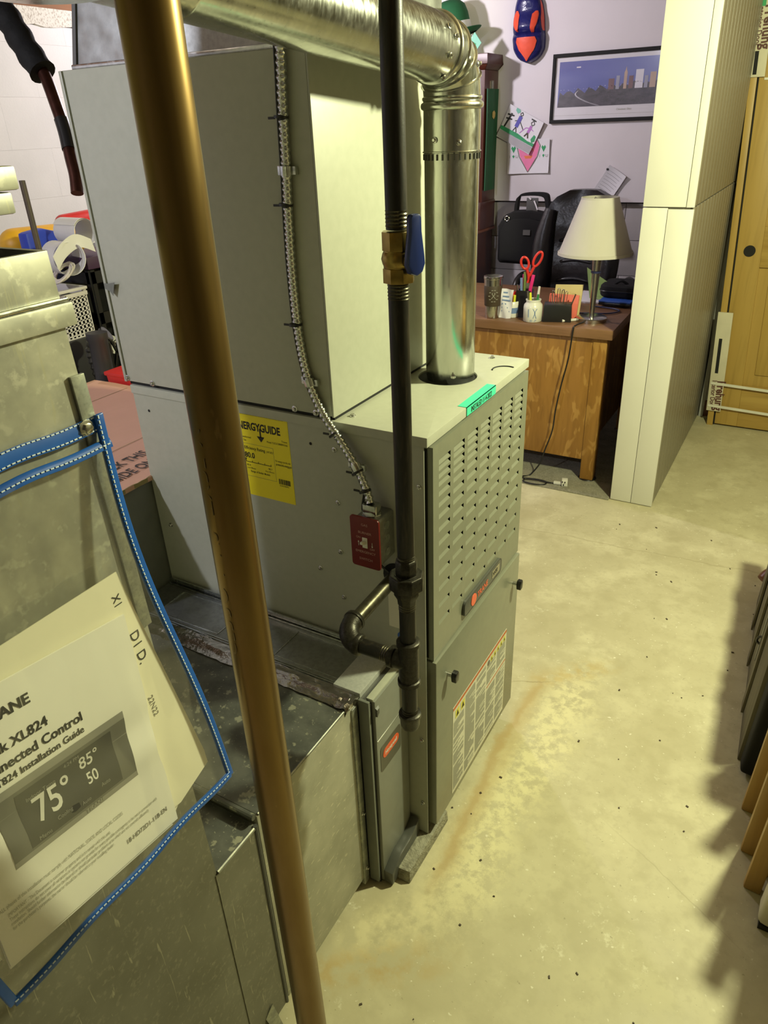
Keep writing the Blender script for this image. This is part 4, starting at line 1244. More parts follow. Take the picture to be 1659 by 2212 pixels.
# booklet
BK = thing('instruction_booklet', pp(-.75, .77, -.003), 'printed control installation booklet in the clear pouch', 'booklet')
c0 = (-.643, .7615); c1 = (-.859, .787); c2 = (-.835, 1.060); c3 = (-.618, 1.036)
def bk(u, v, d=0.0):
    """u 0..1 left-right, v 0..1 bottom-top on the booklet cover"""
    a = V((c1[0] + (c0[0] - c1[0]) * u, c1[1] + (c0[1] - c1[1]) * u, 0)); b_ = V((c2[0] + (c3[0] - c2[0]) * u, c2[1] + (c3[1] - c2[1]) * u, 0))
    q = a.lerp(b_, v)
    fold = .0045 * math.exp(-((v - .40 - .02 * u) / .07) ** 2) - .003 * math.exp(-((v - .52) / .06) ** 2)
    q.x -= .0055 * math.exp(-((v - .40) / .09) ** 2) * u
    return pp(q.x, q.y, d + fold)
k = B(); k.sheet([[bk(j / 10, i / 24) for j in range(11)] for i in range(25)], -PN, .0022); k.build('cover', 'paper', BK, smooth=50)
k = B(); k.sheet([[bk(j / 4 * .97, i / 6 * .98 - .02, -.0032) for j in range(5)] for i in range(7)], -PN, .002); k.build('inner_pages', 'paper', BK, smooth=50)
BW, BH = .2165, .274
def bkt(u0, v0):
    return lambda a, b_: bk(u0 + a / BW, v0 + b_ / BH, .0006)
def bkq(mat, u0, v0, u1, v1, d=.0004, name='print', par=BK, nv=10):
    k = B(); k.grid([[bk(u0 + (u1 - u0) * j / 4, v0 + (v1 - v0) * i / nv, d) for j in range(5)] for i in range(nv + 1)])
    return k.build(name, mat, par, smooth=50)
text('TRANE', .0150, (0, 0, 0), X, Z, 'ink', BK, fn=bkt(.44, .880), align='RIGHT', bold=.03, sx=1.05)
text('Link XL824', .0142, (0, 0, 0), X, Z, 'ink', BK, fn=bkt(.485, .765), align='RIGHT', bold=.022, sx=1.0)
text('Connected Control', .0142, (0, 0, 0), X, Z, 'ink', BK, fn=bkt(.645, .700), align='RIGHT', bold=.022, sx=1.0)
text('TCONT824 Installation Guide', .0106, (0, 0, 0), X, Z, 'ink', BK, fn=bkt(.635, .652), align='RIGHT', bold=.015, sx=.95)
PH = bkq('photo_light', .155, .335, .850, .632, name='product_photo')
bkq('photo_grey', .155, .362, .850, .600, .0006, par=PH)
bkq('photo_dark', .245, .374, .760, .585, .0008, par=PH)
for s_, sz, u, v in (('75\u00b0', .034, .305, .445), ('85\u00b0', .0185, .565, .512), ('50', .0150, .580, .450), ('4:24 PM', .006, .49, .562), ('Indoor Temp', .0065, .29, .532), ('Menu', .0068, .285, .384), ('Cooling', .006, .39, .408), ('Auto', .006, .52, .394), ('Auto', .006, .64, .410), ('TRANE', .0085, .53, .343)):
    text(s_, sz, (0, 0, 0), X, Z, 'ink_white' if sz > .014 else 'photo_light' if s_ != 'TRANE' else 'ink_mid', PH, fn=(lambda u, v: (lambda a, b_: bk(u + a / BW, v + b_ / BH, .0011)))(u, v), bold=.012 if sz > .014 else 0, sx=.92)
text('ALL phases of this installation must comply with NATIONAL, STATE AND LOCAL CODES', .0062, (0, 0, 0), X, Z, 'ink_mid', BK, fn=bkt(.70, .218), align='RIGHT', sx=.62)
for i, s_ in enumerate(('IMPORTANT - This Document is customer property and is to remain with this unit.', 'These instructions do not cover all variations in systems nor provide for every possible contingency to be met in connection with', 'installation. Should further information be desired or should particular problems arise which are not covered sufficiently', 'for the purchaser\'s purposes, the matter should be referred to your installing dealer.')):
    text(s_, .0058, (0, 0, 0), X, Z, 'ink_mid', BK, fn=bkt(.06, .184 - .0205 * i), sx=.60)
text('18-HD72D1-11B-EN', .0082, (0, 0, 0), X, Z, 'ink_grey', BK, fn=bkt(.95, .080), align='RIGHT', bold=.01, sx=.85)

# ================================================================== CARDBOARD + GREY DUCT BEHIND
GB = thing('sheet_metal_box', (-1.05, .1, FL), 'plain dark grey sheet metal box behind the furnace', 'box')
B().box(-1.40, -.7105, -.27, .43, FL, .788).build('body', 'cabinet_dark', GB, bevel=.003)
CBX = thing('flat_cardboard', (-1.0, .1, .789), 'flattened brown cardboard with printed lettering lying on the grey box', 'cardboard')
P = []
for i in range(9):
    P.append([(-1.42 + .716 * i / 8 + (random.uniform(-.004, .004) if i == 8 else 0), -.29 + .74 * j / 12, .800 + .0025 * math.sin(i * 1.2) * (j / 12)) for j in range(13)])
k = B(); k.sheet(P, (0, 0, -1), .0105); k.build('sheet', 'cardboard', CBX, smooth=20)
k = B(); k.ribbon([(-.703 + random.uniform(-.0022, .0022), -.29 + .74 * j / 60, .7955) for j in range(61)], (.002, 0, 0), (0, 0, .010)); k.build('torn_edge', 'cardboard_edge', CBX)
k = B(); k.box(-.895, -.8935, -.28, .43, .8023, .8026); k.box(-1.25, -1.2485, -.28, .43, .8025, .8028); k.build('crease', 'cardboard_edge', CBX)
text('TRUCK THIS', .048, (-.800, -.085, .8032), Y, -X, 'ink', CBX, bold=.012, sx=.66)
text('SIDE ONLY', .048, (-.744, -.060, .8032), Y, -X, 'ink', CBX, bold=.012, sx=.66)

# ================================================================== STORAGE CORNER (behind, left)
SX = -1.75
# low shelf carrying the stored things
SHF = thing('storage_bench', (-1.95, 1.0, FL), 'dark low storage bench along the left wall', 'bench')
B().box(-2.40, -1.63, .45, 1.75, .600, .630).build('bench_top', 'weathered', SHF, bevel=.003)
for x in (-2.36, -1.67):
    for y in (.49, 1.70): B().box(x - .025, x + .025, y - .025, y + .025, FL, .600).build('leg', 'weathered', SHF)
ZB_ = .630
# white perforated basket with a coil of cord
BS = thing('plastic_basket', (-1.74, .62, ZB_), 'white perforated plastic basket left of the black wand', 'basket')
bx0, bx1, by0, by1, bz0, bz1 = -1.86, -1.70, .47, .705, ZB_ + .235, ZB_ + .40
B().box(bx0, bx1 + .015, by0 - .02, by1 + .0, ZB_, bz0 - .004).build('under_crate', 'vac_grey', BS, bevel=.006)
k = B(); k.box(bx0, bx1, by0, by1, bz0, bz0 + .012); k.build('base', 'basket', BS)
k = B(); k.box(bx0 + .02, bx1 - .015, by0 + .015, by1 - .015, bz0 + .012, bz1 - .03); k.build('dark_contents', 'gap', BS)
def lattice(k, org, u, v, nu, nv, wu, wv, th):
    org, u, v = V(org), V(u), V(v); n = u.cross(v).normalized()
    L, H = u.length, v.length
    for i in range(nu + 1):
        c = org + u * (i / nu) + v * .5; k.obox(c, u.normalized() * wu, v * .5, n * th)
    for j in range(nv + 1):
        c = org + v * (j / nv) + u * .5; k.obox(c, u * .5, v.normalized() * wv, n * th)
k = B(); lattice(k, (bx1, by0, bz0), (0, by1 - by0, 0), (0, 0, bz1 - bz0 - .03), 14, 9, .0042, .005, .003); k.build('side_lattice', 'basket', BS)
k = B(); lattice(k, (bx0, by0, bz0), (bx1 - bx0, 0, 0), (0, 0, bz1 - bz0 - .03), 9, 9, .0042, .005, .003); k.build('side_lattice', 'basket', BS)
k = B()
k.box(bx1 - .004, bx1 + .008, by0 - .006, by1 + .006, bz1 - .03, bz1 - .016); k.box(bx1 - .004, bx1 + .012, by0 - .006, by1 + .006, bz1 - .010, bz1)
k.box(bx0, bx1, by0 - .008, by0 + .004, bz1 - .03, bz1); k.box(bx0, bx1, by1 - .004, by1 + .008, bz1 - .03, bz1)
k.build('rim', 'basket', BS, bevel=.002)
RC = thing('cord_bundle', (-1.70, .63, bz1), 'tangled bundle of white cord lying on the perforated basket', 'cord')
rnd = random.Random(3)
for q in range(7):
    k = B(); pts = []
    a0 = rnd.uniform(0, PI); tilt = rnd.uniform(-.7, .7); R0 = rnd.uniform(.034, .048)
    for i in range(22):
        t = 2 * PI * i / 22
        p_ = V((R0 * .7 * math.cos(t), R0 * math.sin(t) * math.cos(tilt), R0 * .75 * math.sin(t + a0) * .8 + .0))
        p_.rotate(Matrix.Rotation(a0, 3, 'Z'))
        pts.append(p_ + V((-1.74, .665, bz1 + .048)))
    k.tube(pts, .0038, 7, closed=True); k.build('loop', 'rope', RC, smooth=60)
# black milk crate with a purple box on it
def crate(name, x0, x1, y0, y1, z0, z1, label):
    t = thing(name, ((x0 + x1) / 2, (y0 + y1) / 2, z0), label, 'crate')
    k = B()
    k.box(x0, x1, y0, y1, z0, z0 + .012); k.build('base', 'black', t)
    for nm, args in (('front', ((x1, y0, z0), (0, y1 - y0, 0), (0, 0, z1 - z0))), ('side', ((x0, y0, z0), (x1 - x0, 0, 0), (0, 0, z1 - z0)))):
        k = B(); org, u, v = V(args[0]), V(args[1]), V(args[2]); n = u.cross(v).normalized()
        for c_ in (0.03, .97): k.obox(org + u * c_ + v * .5, u.normalized() * .009, v * .5, n * .006)
        for c_ in (.04, .62, .94): k.obox(org + u * .5 + v * c_, u * .5, v.normalized() * (.012 if c_ < .5 else .020), n * .006)
        for q in range(-1, 7):
            for s_ in (-1, 1):
                a = org + u * (q / 6 + (.0 if s_ > 0 else .3)) + v * .05; b_ = org + u * (q / 6 + (.3 if s_ > 0 else 0)) + v * .6
                if min((a - org).dot(u), (b_ - org).dot(u)) < 0 or max((a - org).dot(u), (b_ - org).dot(u)) > u.dot(u): continue
                d = (b_ - a); k.obox((a + b_) / 2, d * .5, n * .004, n.cross(d).normalized() * .0042)
        k.build(nm + '_lattice', 'black', t)
    k = B(); k.box(x0, x0 + .01, y0, y1, z0, z1); k.box(x0, x1, y1 - .01, y1, z0, z1); k.build('back_walls', 'black', t)
    k = B(); k.sheet([[(x0 + .03 + (x1 - x0 - .06) * i / 6, y0 + .03 + (y1 - y0 - .06) * j / 6, z0 + .12 + .05 * rnd.random()) for j in range(7)] for i in range(7)], (0, 0, -1), .01); k.build('crumpled_bag', 'sheet_white', t, smooth=15)
    return t
crate('milk_crate', -1.89, -1.70, .742, 1.045, ZB_, ZB_ + .445, 'black plastic milk crate beside the tall coil cabinet')
k = B(); k.box(-1.89, -1.69, .735, 1.04, ZB_ + .448, ZB_ + .488)
tag(k.build('shallow_box', 'toy_purple', bevel=.003), 'shallow dark purple box on the black milk crate', 'box')
# vacuum wand and tank
VW = thing('vacuum_wand', (-1.44, .49, FL), 'black plastic vacuum wand standing behind the cardboard', 'vacuum wand')
w0 = V((-1.44, .49, FL + .0)); w1 = V((-1.455, .525, .975))
B().cyl(w0, w0.lerp(w1, .72), .030, 20).build('lower_tube', 'vac_grey', VW)
k = B(); d = (w1 - w0).normalized(); k.lathe([(.031, 0), (.0345, .01), (.0345, .03), (.036, .05), (.031, .12), (.030, .235), (.034, .24), (.034, .262), (.030, .262)], w0.lerp(w1, .70), d, 22); k.build('cuff', 'vac_grey', VW, smooth=40)
VT = thing('vacuum_tank', (-1.43, .78, FL), 'black and grey vacuum tank with pleated hose behind the wand', 'vacuum')
k = B(); k.lathe([(.145, 0), (.155, .05), (.155, .66), (.14, .74), (.11, .80), (.05, .84)], (-1.43, .78, FL), seg=28); k.build('tank', 'vac_grey', VT)
k = B(); k.box(-1.44, -1.30, .66, .86, .70, .78); k.build('motor_cover', 'vac_grey', VT, bevel=.02)
k = B(); k.obox((-1.345, .655, .775), V((.022, .012, 0)), V((-.012, .022, 0)), V((0, 0, .022))); k.build('label_patch', 'sheet_white', VT)
pts = smoothpath([(-1.52, .62, .90), (-1.56, .585, .86), (-1.545, .575, .78), (-1.53, .575, .68), (-1.545, .59, .58)], 14)
rr = [.026 + .003 * math.sin(i * 2.0) for i in range(len(pts))]
B().tube(pts, .03, 14, radii=rr).build('hose', 'dark_metal', VT, smooth=30)
RBN = thing('red_bin', (-1.24, .54, FL), 'low red plastic bin just behind the cardboard', 'bin')
k = B(); k.hexa([(-1.36, .475, .60), (-1.12, .475, .60), (-1.12, .59, .60), (-1.36, .59, .60), (-1.38, .465, .820), (-1.10, .465, .820), (-1.10, .60, .820), (-1.38, .60, .820)]); k.build('tub', 'toy_red', RBN, bevel=.006)
k = B(); k.box(-1.385, -1.095, .462, .605, .815, .828); k.build('rim', 'toy_red', RBN, bevel=.004)
B().box(-1.35, -1.13, .48, .585, FL, .60).build('stand', 'vac_grey', RBN, bevel=.004)
# coloured foam/plastic shapes and the curled sheet
def capsule(name, c, u, r, half, mat, label, flat=1.0, grp=None):
    c, u = V(c), V(u).normalized()
    prof = [(r * math.sin(a), -half - r * math.cos(a)) for a in [PI / 2 * i / 6 for i in range(7)]] + [(r * math.sin(PI / 2 - a), half + r * math.sin(a)) for a in [PI / 2 * i / 6 for i in range(7)]]
    k = B(); k.lathe(prof, c, u, 24, sx=flat)
    return tag(k.build(name, mat, smooth=60), label, 'toy', grp)
capsule('foam_shape', (-2.20, 1.165, 1.182), (.1, 1, .05), .036, .09, 'toy_red', 'red rounded plastic float leaning on the white wall')
capsule('foam_shape', (-2.12, .90, 1.135), (.05, 1, -.03), .060, .12, 'toy_yellow', 'yellow rounded plastic float against the white wall')
k = B(); k.prism([(-.08, -.443), (.09, -.443), (.095, .065), (.060, .115), (.0, .132), (-.08, .125)], (-1.96, .755, 1.075), V((-.1, 1, 0)), Z, X * .050)
tag(k.build('foam_board', 'toy_blue', bevel=.012), 'blue foam board in front of the yellow float', 'foam board')
k = B(); k.box(-2.36, -2.02, .50, 1.30, ZB_, 1.07); tag(k.build('storage_tote', 'vac_grey', bevel=.01), 'dark storage tote under the coloured floats', 'tote')
# rolled white sheet: spiral cross-section extruded
RS = thing('rolled_sheet', (-1.72, .78, 1.07), 'curled white plastic sheet beside the coil cabinet', 'sheet')
def roll(c, ax, R, turns, w, mat, nm, a0=0.0, tail=0.0):
    c, ax = V(c), V(ax).normalized(); a, b_ = frame(ax)
    P = []; n = int(28 * turns)
    for i in range(n + 1):
        t = a0 + 2 * PI * turns * i / n; r = R * (1 - .10 * i / n)
        q = c + (a * math.cos(t) + b_ * math.sin(t)) * r
        P.append([q, q + ax * w])
    if tail:
        q0 = P[-1][0]; t = a0 + 2 * PI * turns
        tg = (-a * math.sin(t) + b_ * math.cos(t))
        for i in range(1, 6): P.append([q0 + tg * tail * i / 5, q0 + tg * tail * i / 5 + ax * w])
    k = B(); k.sheet(P, (a + b_ * .3), .002); return k.build(nm, mat, RS, smooth=60)
roll((-1.745, .800, 1.193), (-1, .06, .0), .047, 1.2, .12, 'sheet_white', 'small_curl', 0.6)
roll((-1.70, .676, 1.125), (-1, .25, .0), .058, .9, .10, 'sheet_white', 'large_curl', 2.4)
k = B(); k.ribbon(smoothpath([(-1.69, .61, 1.12), (-1.70, .66, 1.155), (-1.71, .73, 1.175), (-1.72, .80, 1.150)], 6), (0, .01, -.045), (.002, 0, 0)); k.build('strip', 'sheet_white', RS, smooth=60)
k = B(); k.cyl((-1.587, 0.488, 1.382), (-1.46, .395, FL), .009, 12)
tag(k.build('dark_pole', 'brown_leather'), 'thin dark pole leaning by the top of the return drop', 'pole')

# ================================================================== DESK AND WHAT STANDS ON IT
DK = thing('oak_desk', (-.50, 2.45, FL), 'golden oak desk standing in the alcove behind the furnace', 'desk')
DTZ = .686
def top_edge(y): return -.168 - .055 * (y - 2.09) / .56
k = B(); k.hexa([(-1.50, 2.085, DTZ - .043), (-.166, 2.085, DTZ - .043), (-.19, 2.86, DTZ - .043), (-1.50, 2.86, DTZ - .043), (-1.50, 2.085, DTZ), (-.166, 2.085, DTZ), (-.19, 2.86, DTZ), (-1.50, 2.86, DTZ)])
k.build('desk_top', 'oak_top', DK, bevel=.006)
B().box(-1.47, -.245, 2.112, 2.130, .065, DTZ - .043).build('front_panel', 'oak', DK, bevel=.002)
for x, y in ((-.222, 2.115), (-1.45, 2.115), (-.222, 2.80), (-1.45, 2.80)):
    L_ = B().box(x - .030, x + .030, y - .008, y + .052, FL + .008, DTZ - .043).build('leg', 'oak', DK, bevel=.003)
    k = B(); k.lathe([(.040, 0), (.043, .004), (.040, .009)], (x, y + .022, FL), seg=20); k.build('coaster', 'black', L_)
B().box(-.262, -.246, 2.16, 2.80, .10, DTZ - .043).build('side_panel', 'oak', DK)
B().box(-.80, -.27, 2.20, 2.62, DTZ - .14, DTZ - .044).build('drawer_box', 'oak', DK)

# table lamp
TL = thing('table_lamp', (-.300, 2.225, DTZ), 'table lamp with cream cone shade and brushed steel stem on the desk', 'lamp')
lx, ly = -.300, 2.225
k = B(); k.lathe([(.066, 0), (.067, .004), (.067, .016), (.062, .019), (.012, .020)], (lx, ly, DTZ), seg=36); k.build('base', 'steel', TL)
k = B(); k.lathe([(.0105, .018), (.0115, .06), (.018, .225), (.021, .268)], (lx, ly, DTZ), seg=24); k.build('stem', 'steel', TL)
k = B(); k.lathe([(.012, .266), (.012, .305)], (lx, ly, DTZ), seg=16); k.build('socket', 'black', TL)
k = B(); k.lathe([(.0195, .205), (.0215, .207), (.0215, .213), (.0195, .215)], (lx, ly, DTZ), seg=20); k.build('rubber_band', 'navy_cable', TL)
SHB, SHT = DTZ + .283, DTZ + .506
k = B()
k.lathe([(.155, SHB), (.075, SHT), (.0735, SHT), (.1535, SHB)], (lx - .012, ly, 0), seg=48, cap=False)
SH = k.build('shade', 'shade', TL, smooth=60)
k = B(); k.lathe([(.1545, SHB + .002), (.157, SHB), (.156, SHB + .012), (.1525, SHB + .012)], (lx - .012, ly, 0), seg=48, cap=False); k.build('lower_trim', 'shade', SH)
k = B(); k.lathe([(.0745, SHT - .006), (.077, SHT - .006), (.0765, SHT + .002), (.0735, SHT + .002)], (lx - .012, ly, 0), seg=48, cap=False); k.build('upper_trim', 'shade', SH)
k = B()
for a in (0, 2.1, 4.2): k.cyl((lx - .012, ly, SHT - .02), (lx - .012 + .074 * math.cos(a), ly + .074 * math.sin(a), SHT - .004), .002, 6)
k.cyl((lx, ly, SHB + .02), (lx - .012, ly, SHT - .02), .002, 6)
k.build('harp', 'steel', SH)
LC = thing('lamp_cord', (-.33, 2.06, FL), 'black lamp cord hanging over the desk front to the floor', 'cord')
cp_ = smoothpath([(-.318, 2.165, DTZ + .006), (-.332, 2.095, DTZ + .006), (-.336, 2.078, DTZ - .01), (-.345, 2.074, .55), (-.368, 2.074, .42), (-.385, 2.078, .30), (-.392, 2.076, .20), (-.418, 2.07, .10), (-.435, 2.06, .03), (-.475, 2.045, FL + .008), (-.500, 2.015, FL + .008), (-.488, 1.998, FL + .008), (-.435, 2.01, FL + .008), (-.385, 2.005, FL + .008), (-.378, 1.975, FL + .008), (-.42, 1.955, FL + .009), (-.472, 1.958, FL + .010), (-.478, 1.985, FL + .012), (-.43, 1.995, FL + .014), (-.372, 1.995, FL + .012), (-.345, 2.002, FL + .010)], 6)
B().tube(cp_, .0035, 7).build('cable', 'black', LC, smooth=60)
k = B(); k.obox((-.325, 2.004, FL + .014), V((.018, .003, 0)), V((-.001, .007, 0)), Z * .006); PLG = k.build('plug', 'white_plastic', LC, bevel=.002)
AD = thing('outlet_adapter', (-.293, 2.0, FL + .006), 'small white triple outlet adapter on the end of the lamp cord', 'adapter')
k = B(); k.obox((-.293, 2.008, FL + .022), V((.013, .004, 0)), V((-.004, .014, 0)), Z * .016); k.build('body', 'white_plastic', AD, bevel=.003)
for dx, dz in ((-.006, .007), (.006, .007), (0, -.007)):
    k = B(); k.box(-.293 + dx - .002, -.293 + dx + .002, 1.9905, 1.992, FL + .022 + dz - .004, FL + .022 + dz + .004); k.build('slot', 'gap', AD)

# tumbler
TU = thing('steel_tumbler', (-.740, 2.125, DTZ), 'steel tumbler with brown engraved wrap at the desk edge by the flue', 'tumbler')
tx, ty = -.732, 2.128
k = B(); k.lathe([(.030, 0), (.032, .004), (.036, .07), (.041, .155), (.042, .176), (.040, .176)], (tx, ty, DTZ), seg=32); k.build('body', 'steel', TU)
k = B(); k.lathe([(.0368, .056), (.0378, .058), (.0418, .144), (.0408, .146)], (tx, ty, DTZ), seg=32); SLV = k.build('wrap', 'brown_leather', TU)
k = B(); k.lathe([(.043, .174), (.044, .178), (.043, .186), (.030, .188), (0, .186)], (tx, ty, DTZ), seg=32); k.build('lid', 'steel', TU)
def facing(cx_, cy_, r, z):
    """frame on a round pot, turned toward the room"""
    n = V((.42, -.9, 0)).normalized(); u = V((.9, .42, 0)).normalized()
    return V((cx_, cy_, z)) + n * r, u, n
o_, u_, n_ = facing(tx, ty, .0410, DTZ + .104)
k = B()
for s_ in (-1, 1):
    k.ribbon([o_ + u_ * (-.009 * s_) - Z * .012 + n_ * .0005, o_ + u_ * (.006 * s_) + Z * .008 + n_ * .0005, o_ + u_ * (.005 * s_) + Z * .014 + n_ * .0003], u_ * .003, n_ * .0004)
for t in range(10):
    a = 2 * PI * t / 10; c = o_ + u_ * (.019 * math.cos(a)) + Z * (.026 * math.sin(a)) - n_ * (.004 * abs(math.cos(a)) ** 2)
    k.obox(c + n_ * .001, u_ * .004, n_ * .0003, Z * .0012)
k.build('engraving', 'ink_mid', SLV, smooth=0)

def pen(name, base, tip, r, mat, label, cat='pen', cap=None, group=None, top=.003):
    base, tip = V(base), V(tip)
    t = thing(name, base, label, cat, group)
    d = (tip - base)
    k = B(); k.cyl(base, base + d * (.7 if cap else 1), r, 10); k.build('barrel', mat, t, bevel=.0006)
    if cap:
        k = B(); k.cyl(base + d * .66, tip, r * 1.15, 10, r * .9); k.build('pen_cap', cap, t)
    return t

# white jar with lettering and highlighters
JR = thing('ceramic_jar', (-.540, 2.130, DTZ), 'cream ceramic jar with blue emblem holding highlighters', 'jar')
jx, jy = -.540, 2.132
k = B(); k.lathe([(.038, 0), (.042, .003), (.0425, .062), (.040, .074), (.032, .082), (.031, .087), (.034, .092), (.034, .096), (.029, .096), (.028, .082), (.028, .01)], (jx, jy, DTZ), seg=36, cap=True); k.build('body', 'ceramic', JR, smooth=60)
o_, u_, n_ = facing(jx, jy, .0428, DTZ + .040)
k = B()
for s_ in (-1, 1):
    k.ribbon([o_ + u_ * (-.009 * s_ + .004) + Z * .022, o_ + u_ * .004 + Z * .004 + u_ * .0014 * s_, o_ + u_ * (-.007 * s_ + .004) - Z * .020], u_ * .0028, n_ * .0006)
k.ribbon([o_ - u_ * .023 + Z * .020 - n_ * .006, o_ - u_ * .023 - Z * .016 - n_ * .006], u_ * .003, n_ * .0008)
k.ribbon([o_ - u_ * .016 - Z * .028 - n_ * .002, o_ + u_ * .012 - Z * .028 - n_ * .001], Z * .002, n_ * .0008)
k.ribbon([o_ - u_ * .016 - Z * .033 - n_ * .002, o_ + u_ * .008 - Z * .033 - n_ * .001], Z * .0015, n_ * .0008)
k.build('emblem', 'pen_blue', JR, smooth=0)
for i, (dx, dy, tx_, ty_, h, mt_, cp, lb) in enumerate((
        (-.010, 0, -.028, -.004, .130, 'pen_blue', 'steel', 'pale blue pen in the cream jar'),
        (-.006, -.008, -.012, -.012, .125, 'pen_yellow', 'pen_yellow', 'yellow highlighter left in the cream jar'),
        (.008, .006, .020, .01, .150, 'pen_green', 'white_plastic', 'green pen with white cap in the cream jar'),
        (.014, -.006, .024, -.012, .120, 'pen_yellow', 'pen_green', 'yellow and green marker at the right in the cream jar'),
        (-.014, .010, -.034, .012, .118, 'black', 'steel', 'black pen leaning left in the cream jar'))):
    pen('pen', (jx + dx, jy + dy, DTZ + .012), (jx + tx_, jy + ty_, DTZ + h), .0052, mt_, lb, cap=cp, group='pens in the cream jar')

# tall dark pen cup with scissors
PC = thing('pen_cup', (-.608, 2.20, DTZ), 'tall dark translucent pen cup behind the cream jar', 'cup')
pcx, pcy = -.606, 2.200
k = B(); k.prism(rrect(.066, .060, .006), (pcx, pcy, DTZ), X, Y, Z * .004); k.build('bottom', 'black', PC)
k = B()
o1, o2 = rrect(.066, .060, .006), rrect(.060, .054, .005)
R1 = [[V((pcx + a, pcy + b_, DTZ + h)) for a, b_ in o] for o, h in ((o1, .003), (o1, .120), (o2, .120), (o2, .006))]
k.rings(R1, cap=False); k.build('wall', 'black', PC)
for dx, dy, tx_, ty_, h, mt_, cp, lb, r in (
        (-.012, .0, -.020, .0, .170, 'pen_blue', None, 'pale blue pen in the dark cup', .006),
        (-.010, .010, -.014, .012, .185, 'pink', None, 'slim magenta pen in the dark cup', .005),
        (-.002, .004, -.006, .006, .196, 'olive', None, 'olive green pen in the dark cup', .0065),
        (.006, .012, .006, .014, .198, 'black', 'navy_cable', 'black pen with blue cap in the dark cup', .006),
        (-.018, -.012, -.032, -.014, .142, 'black', 'steel', 'black and steel pen leaning left in the dark cup', .005)):
    pen('pen', (pcx + dx, pcy + dy, DTZ + .01), (pcx + tx_, pcy + ty_, DTZ + h), r, mt_, lb, cap=cp, group='pens in the dark cup')
HM = thing('pink_highlighter', (pcx + .014, pcy - .01, DTZ + .01), 'bright pink highlighter leaning right in the dark cup', 'highlighter')
k = B(); k.cyl((pcx + .012, pcy - .008, DTZ + .012), (pcx + .030, pcy - .012, DTZ + .125), .007, 12); k.build('barrel', 'pink', HM)
k = B(); k.obox((pcx + .0345, pcy - .013, DTZ + .155), V((.007, 0, -.001)), V((0, .004, 0)), V((.006, 0, .034))); k.build('pen_cap', 'pink', HM, bevel=.002)
SC_ = thing('scissors', (pcx + .006, pcy, DTZ + .02), 'red-handled scissors standing in the dark pen cup', 'scissors')
def oval(c, rx_, rz_, rot, r, nm, mat='scissor_red'):
    c = V(c); u = V((.93, .36, 0))
    pts = []
    for i in range(26):
        t = 2 * PI * i / 26; a, b_ = rx_ * math.cos(t), rz_ * math.sin(t)
        pts.append(c + u * (a * math.cos(rot) - b_ * math.sin(rot)) + Z * (a * math.sin(rot) + b_ * math.cos(rot)))
    k = B(); k.tube(pts, r, 8, closed=True); return k.build(nm, mat, SC_, smooth=60)
oval((pcx - .006, pcy - .004, DTZ + .236), .0165, .026, .30, .0055, 'handle_loop')
oval((pcx + .046, pcy + .014, DTZ + .252), .0145, .033, -.45, .0055, 'handle_loop')
k = B()
k.tube(smoothpath([(pcx + .004, pcy - .002, DTZ + .208), (pcx + .012, pcy + .002, DTZ + .18), (pcx + .012, pcy + .004, DTZ + .150)], 4), .0065, 8)
k.tube(smoothpath([(pcx + .034, pcy + .010, DTZ + .222), (pcx + .018, pcy + .006, DTZ + .185), (pcx + .010, pcy + .002, DTZ + .150)], 4), .0065, 8)
k.build('shank', 'scissor_red', SC_, smooth=60)
k = B(); k.hexa([(pcx + .003, pcy + .001, DTZ + .02), (pcx + .006, pcy + .002, DTZ + .02), (pcx + .006, pcy + .004, DTZ + .02), (pcx + .003, pcy + .003, DTZ + .02), (pcx + .003, pcy, DTZ + .155), (pcx + .019, pcy + .004, DTZ + .155), (pcx + .019, pcy + .006, DTZ + .155), (pcx + .003, pcy + .003, DTZ + .155)]); k.build('blades', 'steel', SC_)

# small tub of caps wrapped in a printed bag
TBG = thing('wrapped_tub', (-.665, 2.145, DTZ), 'small white tub of coloured markers wrapped in a clear printed bag', 'tub')
k = B(); k.lathe([(.030, 0), (.032, .003), (.032, .070), (.030, .072), (.028, .068), (.027, .01)], (-.655, 2.175, DTZ), seg=28); k.build('tub_body', 'ceramic', TBG, smooth=60)
k = B(); k.lathe([(.0325, .020), (.0325, .045)], (-.655, 2.175, DTZ), seg=28, cap=False); k.build('blue_band', 'pen_blue', TBG)
P = [[(-.700 + .052 * j / 6 + .012 * i / 8, 2.128 + .010 * math.sin(j * 1.1 + i * .7) * .5 + .01 * j / 6, DTZ + .002 + .132 * i / 8 - .006 * j / 6) for j in range(7)] for i in range(9)]
k = B(); k.sheet(P, (0, -1, 0), .001); BG_ = k.build('printed_bag', 'paper_white', TBG, smooth=30)
k = B()
for i in range(7):
    a = V(P[2 + i % 6][1]) + V((0, -.0022, 0)); b_ = V(P[2 + i % 6][5 - (i % 3)]) + V((0, -.0022, 0))
    k.ribbon([a.lerp(b_, t / 4) for t in range(5)], Z * .006, Y * .0006)
k.build('print', 'pen_blue', BG_, smooth=0)
for i, (dx, dy, h, mt_, lb) in enumerate(((-.012, 0, .105, 'pen_orange', 'orange marker'), (.0, .008, .108, 'toy_red', 'dark red marker'), (.012, -.004, .098, 'pen_yellow', 'yellow marker'), (-.004, -.012, .104, 'pen_orange', 'second orange marker nearer the room'), (.008, .014, .112, 'toy_red', 'rear red marker'))):
    pen('marker', (-.655 + dx * .6, 2.175 + dy * .6, DTZ + .012), (-.655 + dx, 2.175 + dy, DTZ + h), .006, mt_, lb + ' standing in the wrapped tub', cat='marker', group='markers in the wrapped tub')

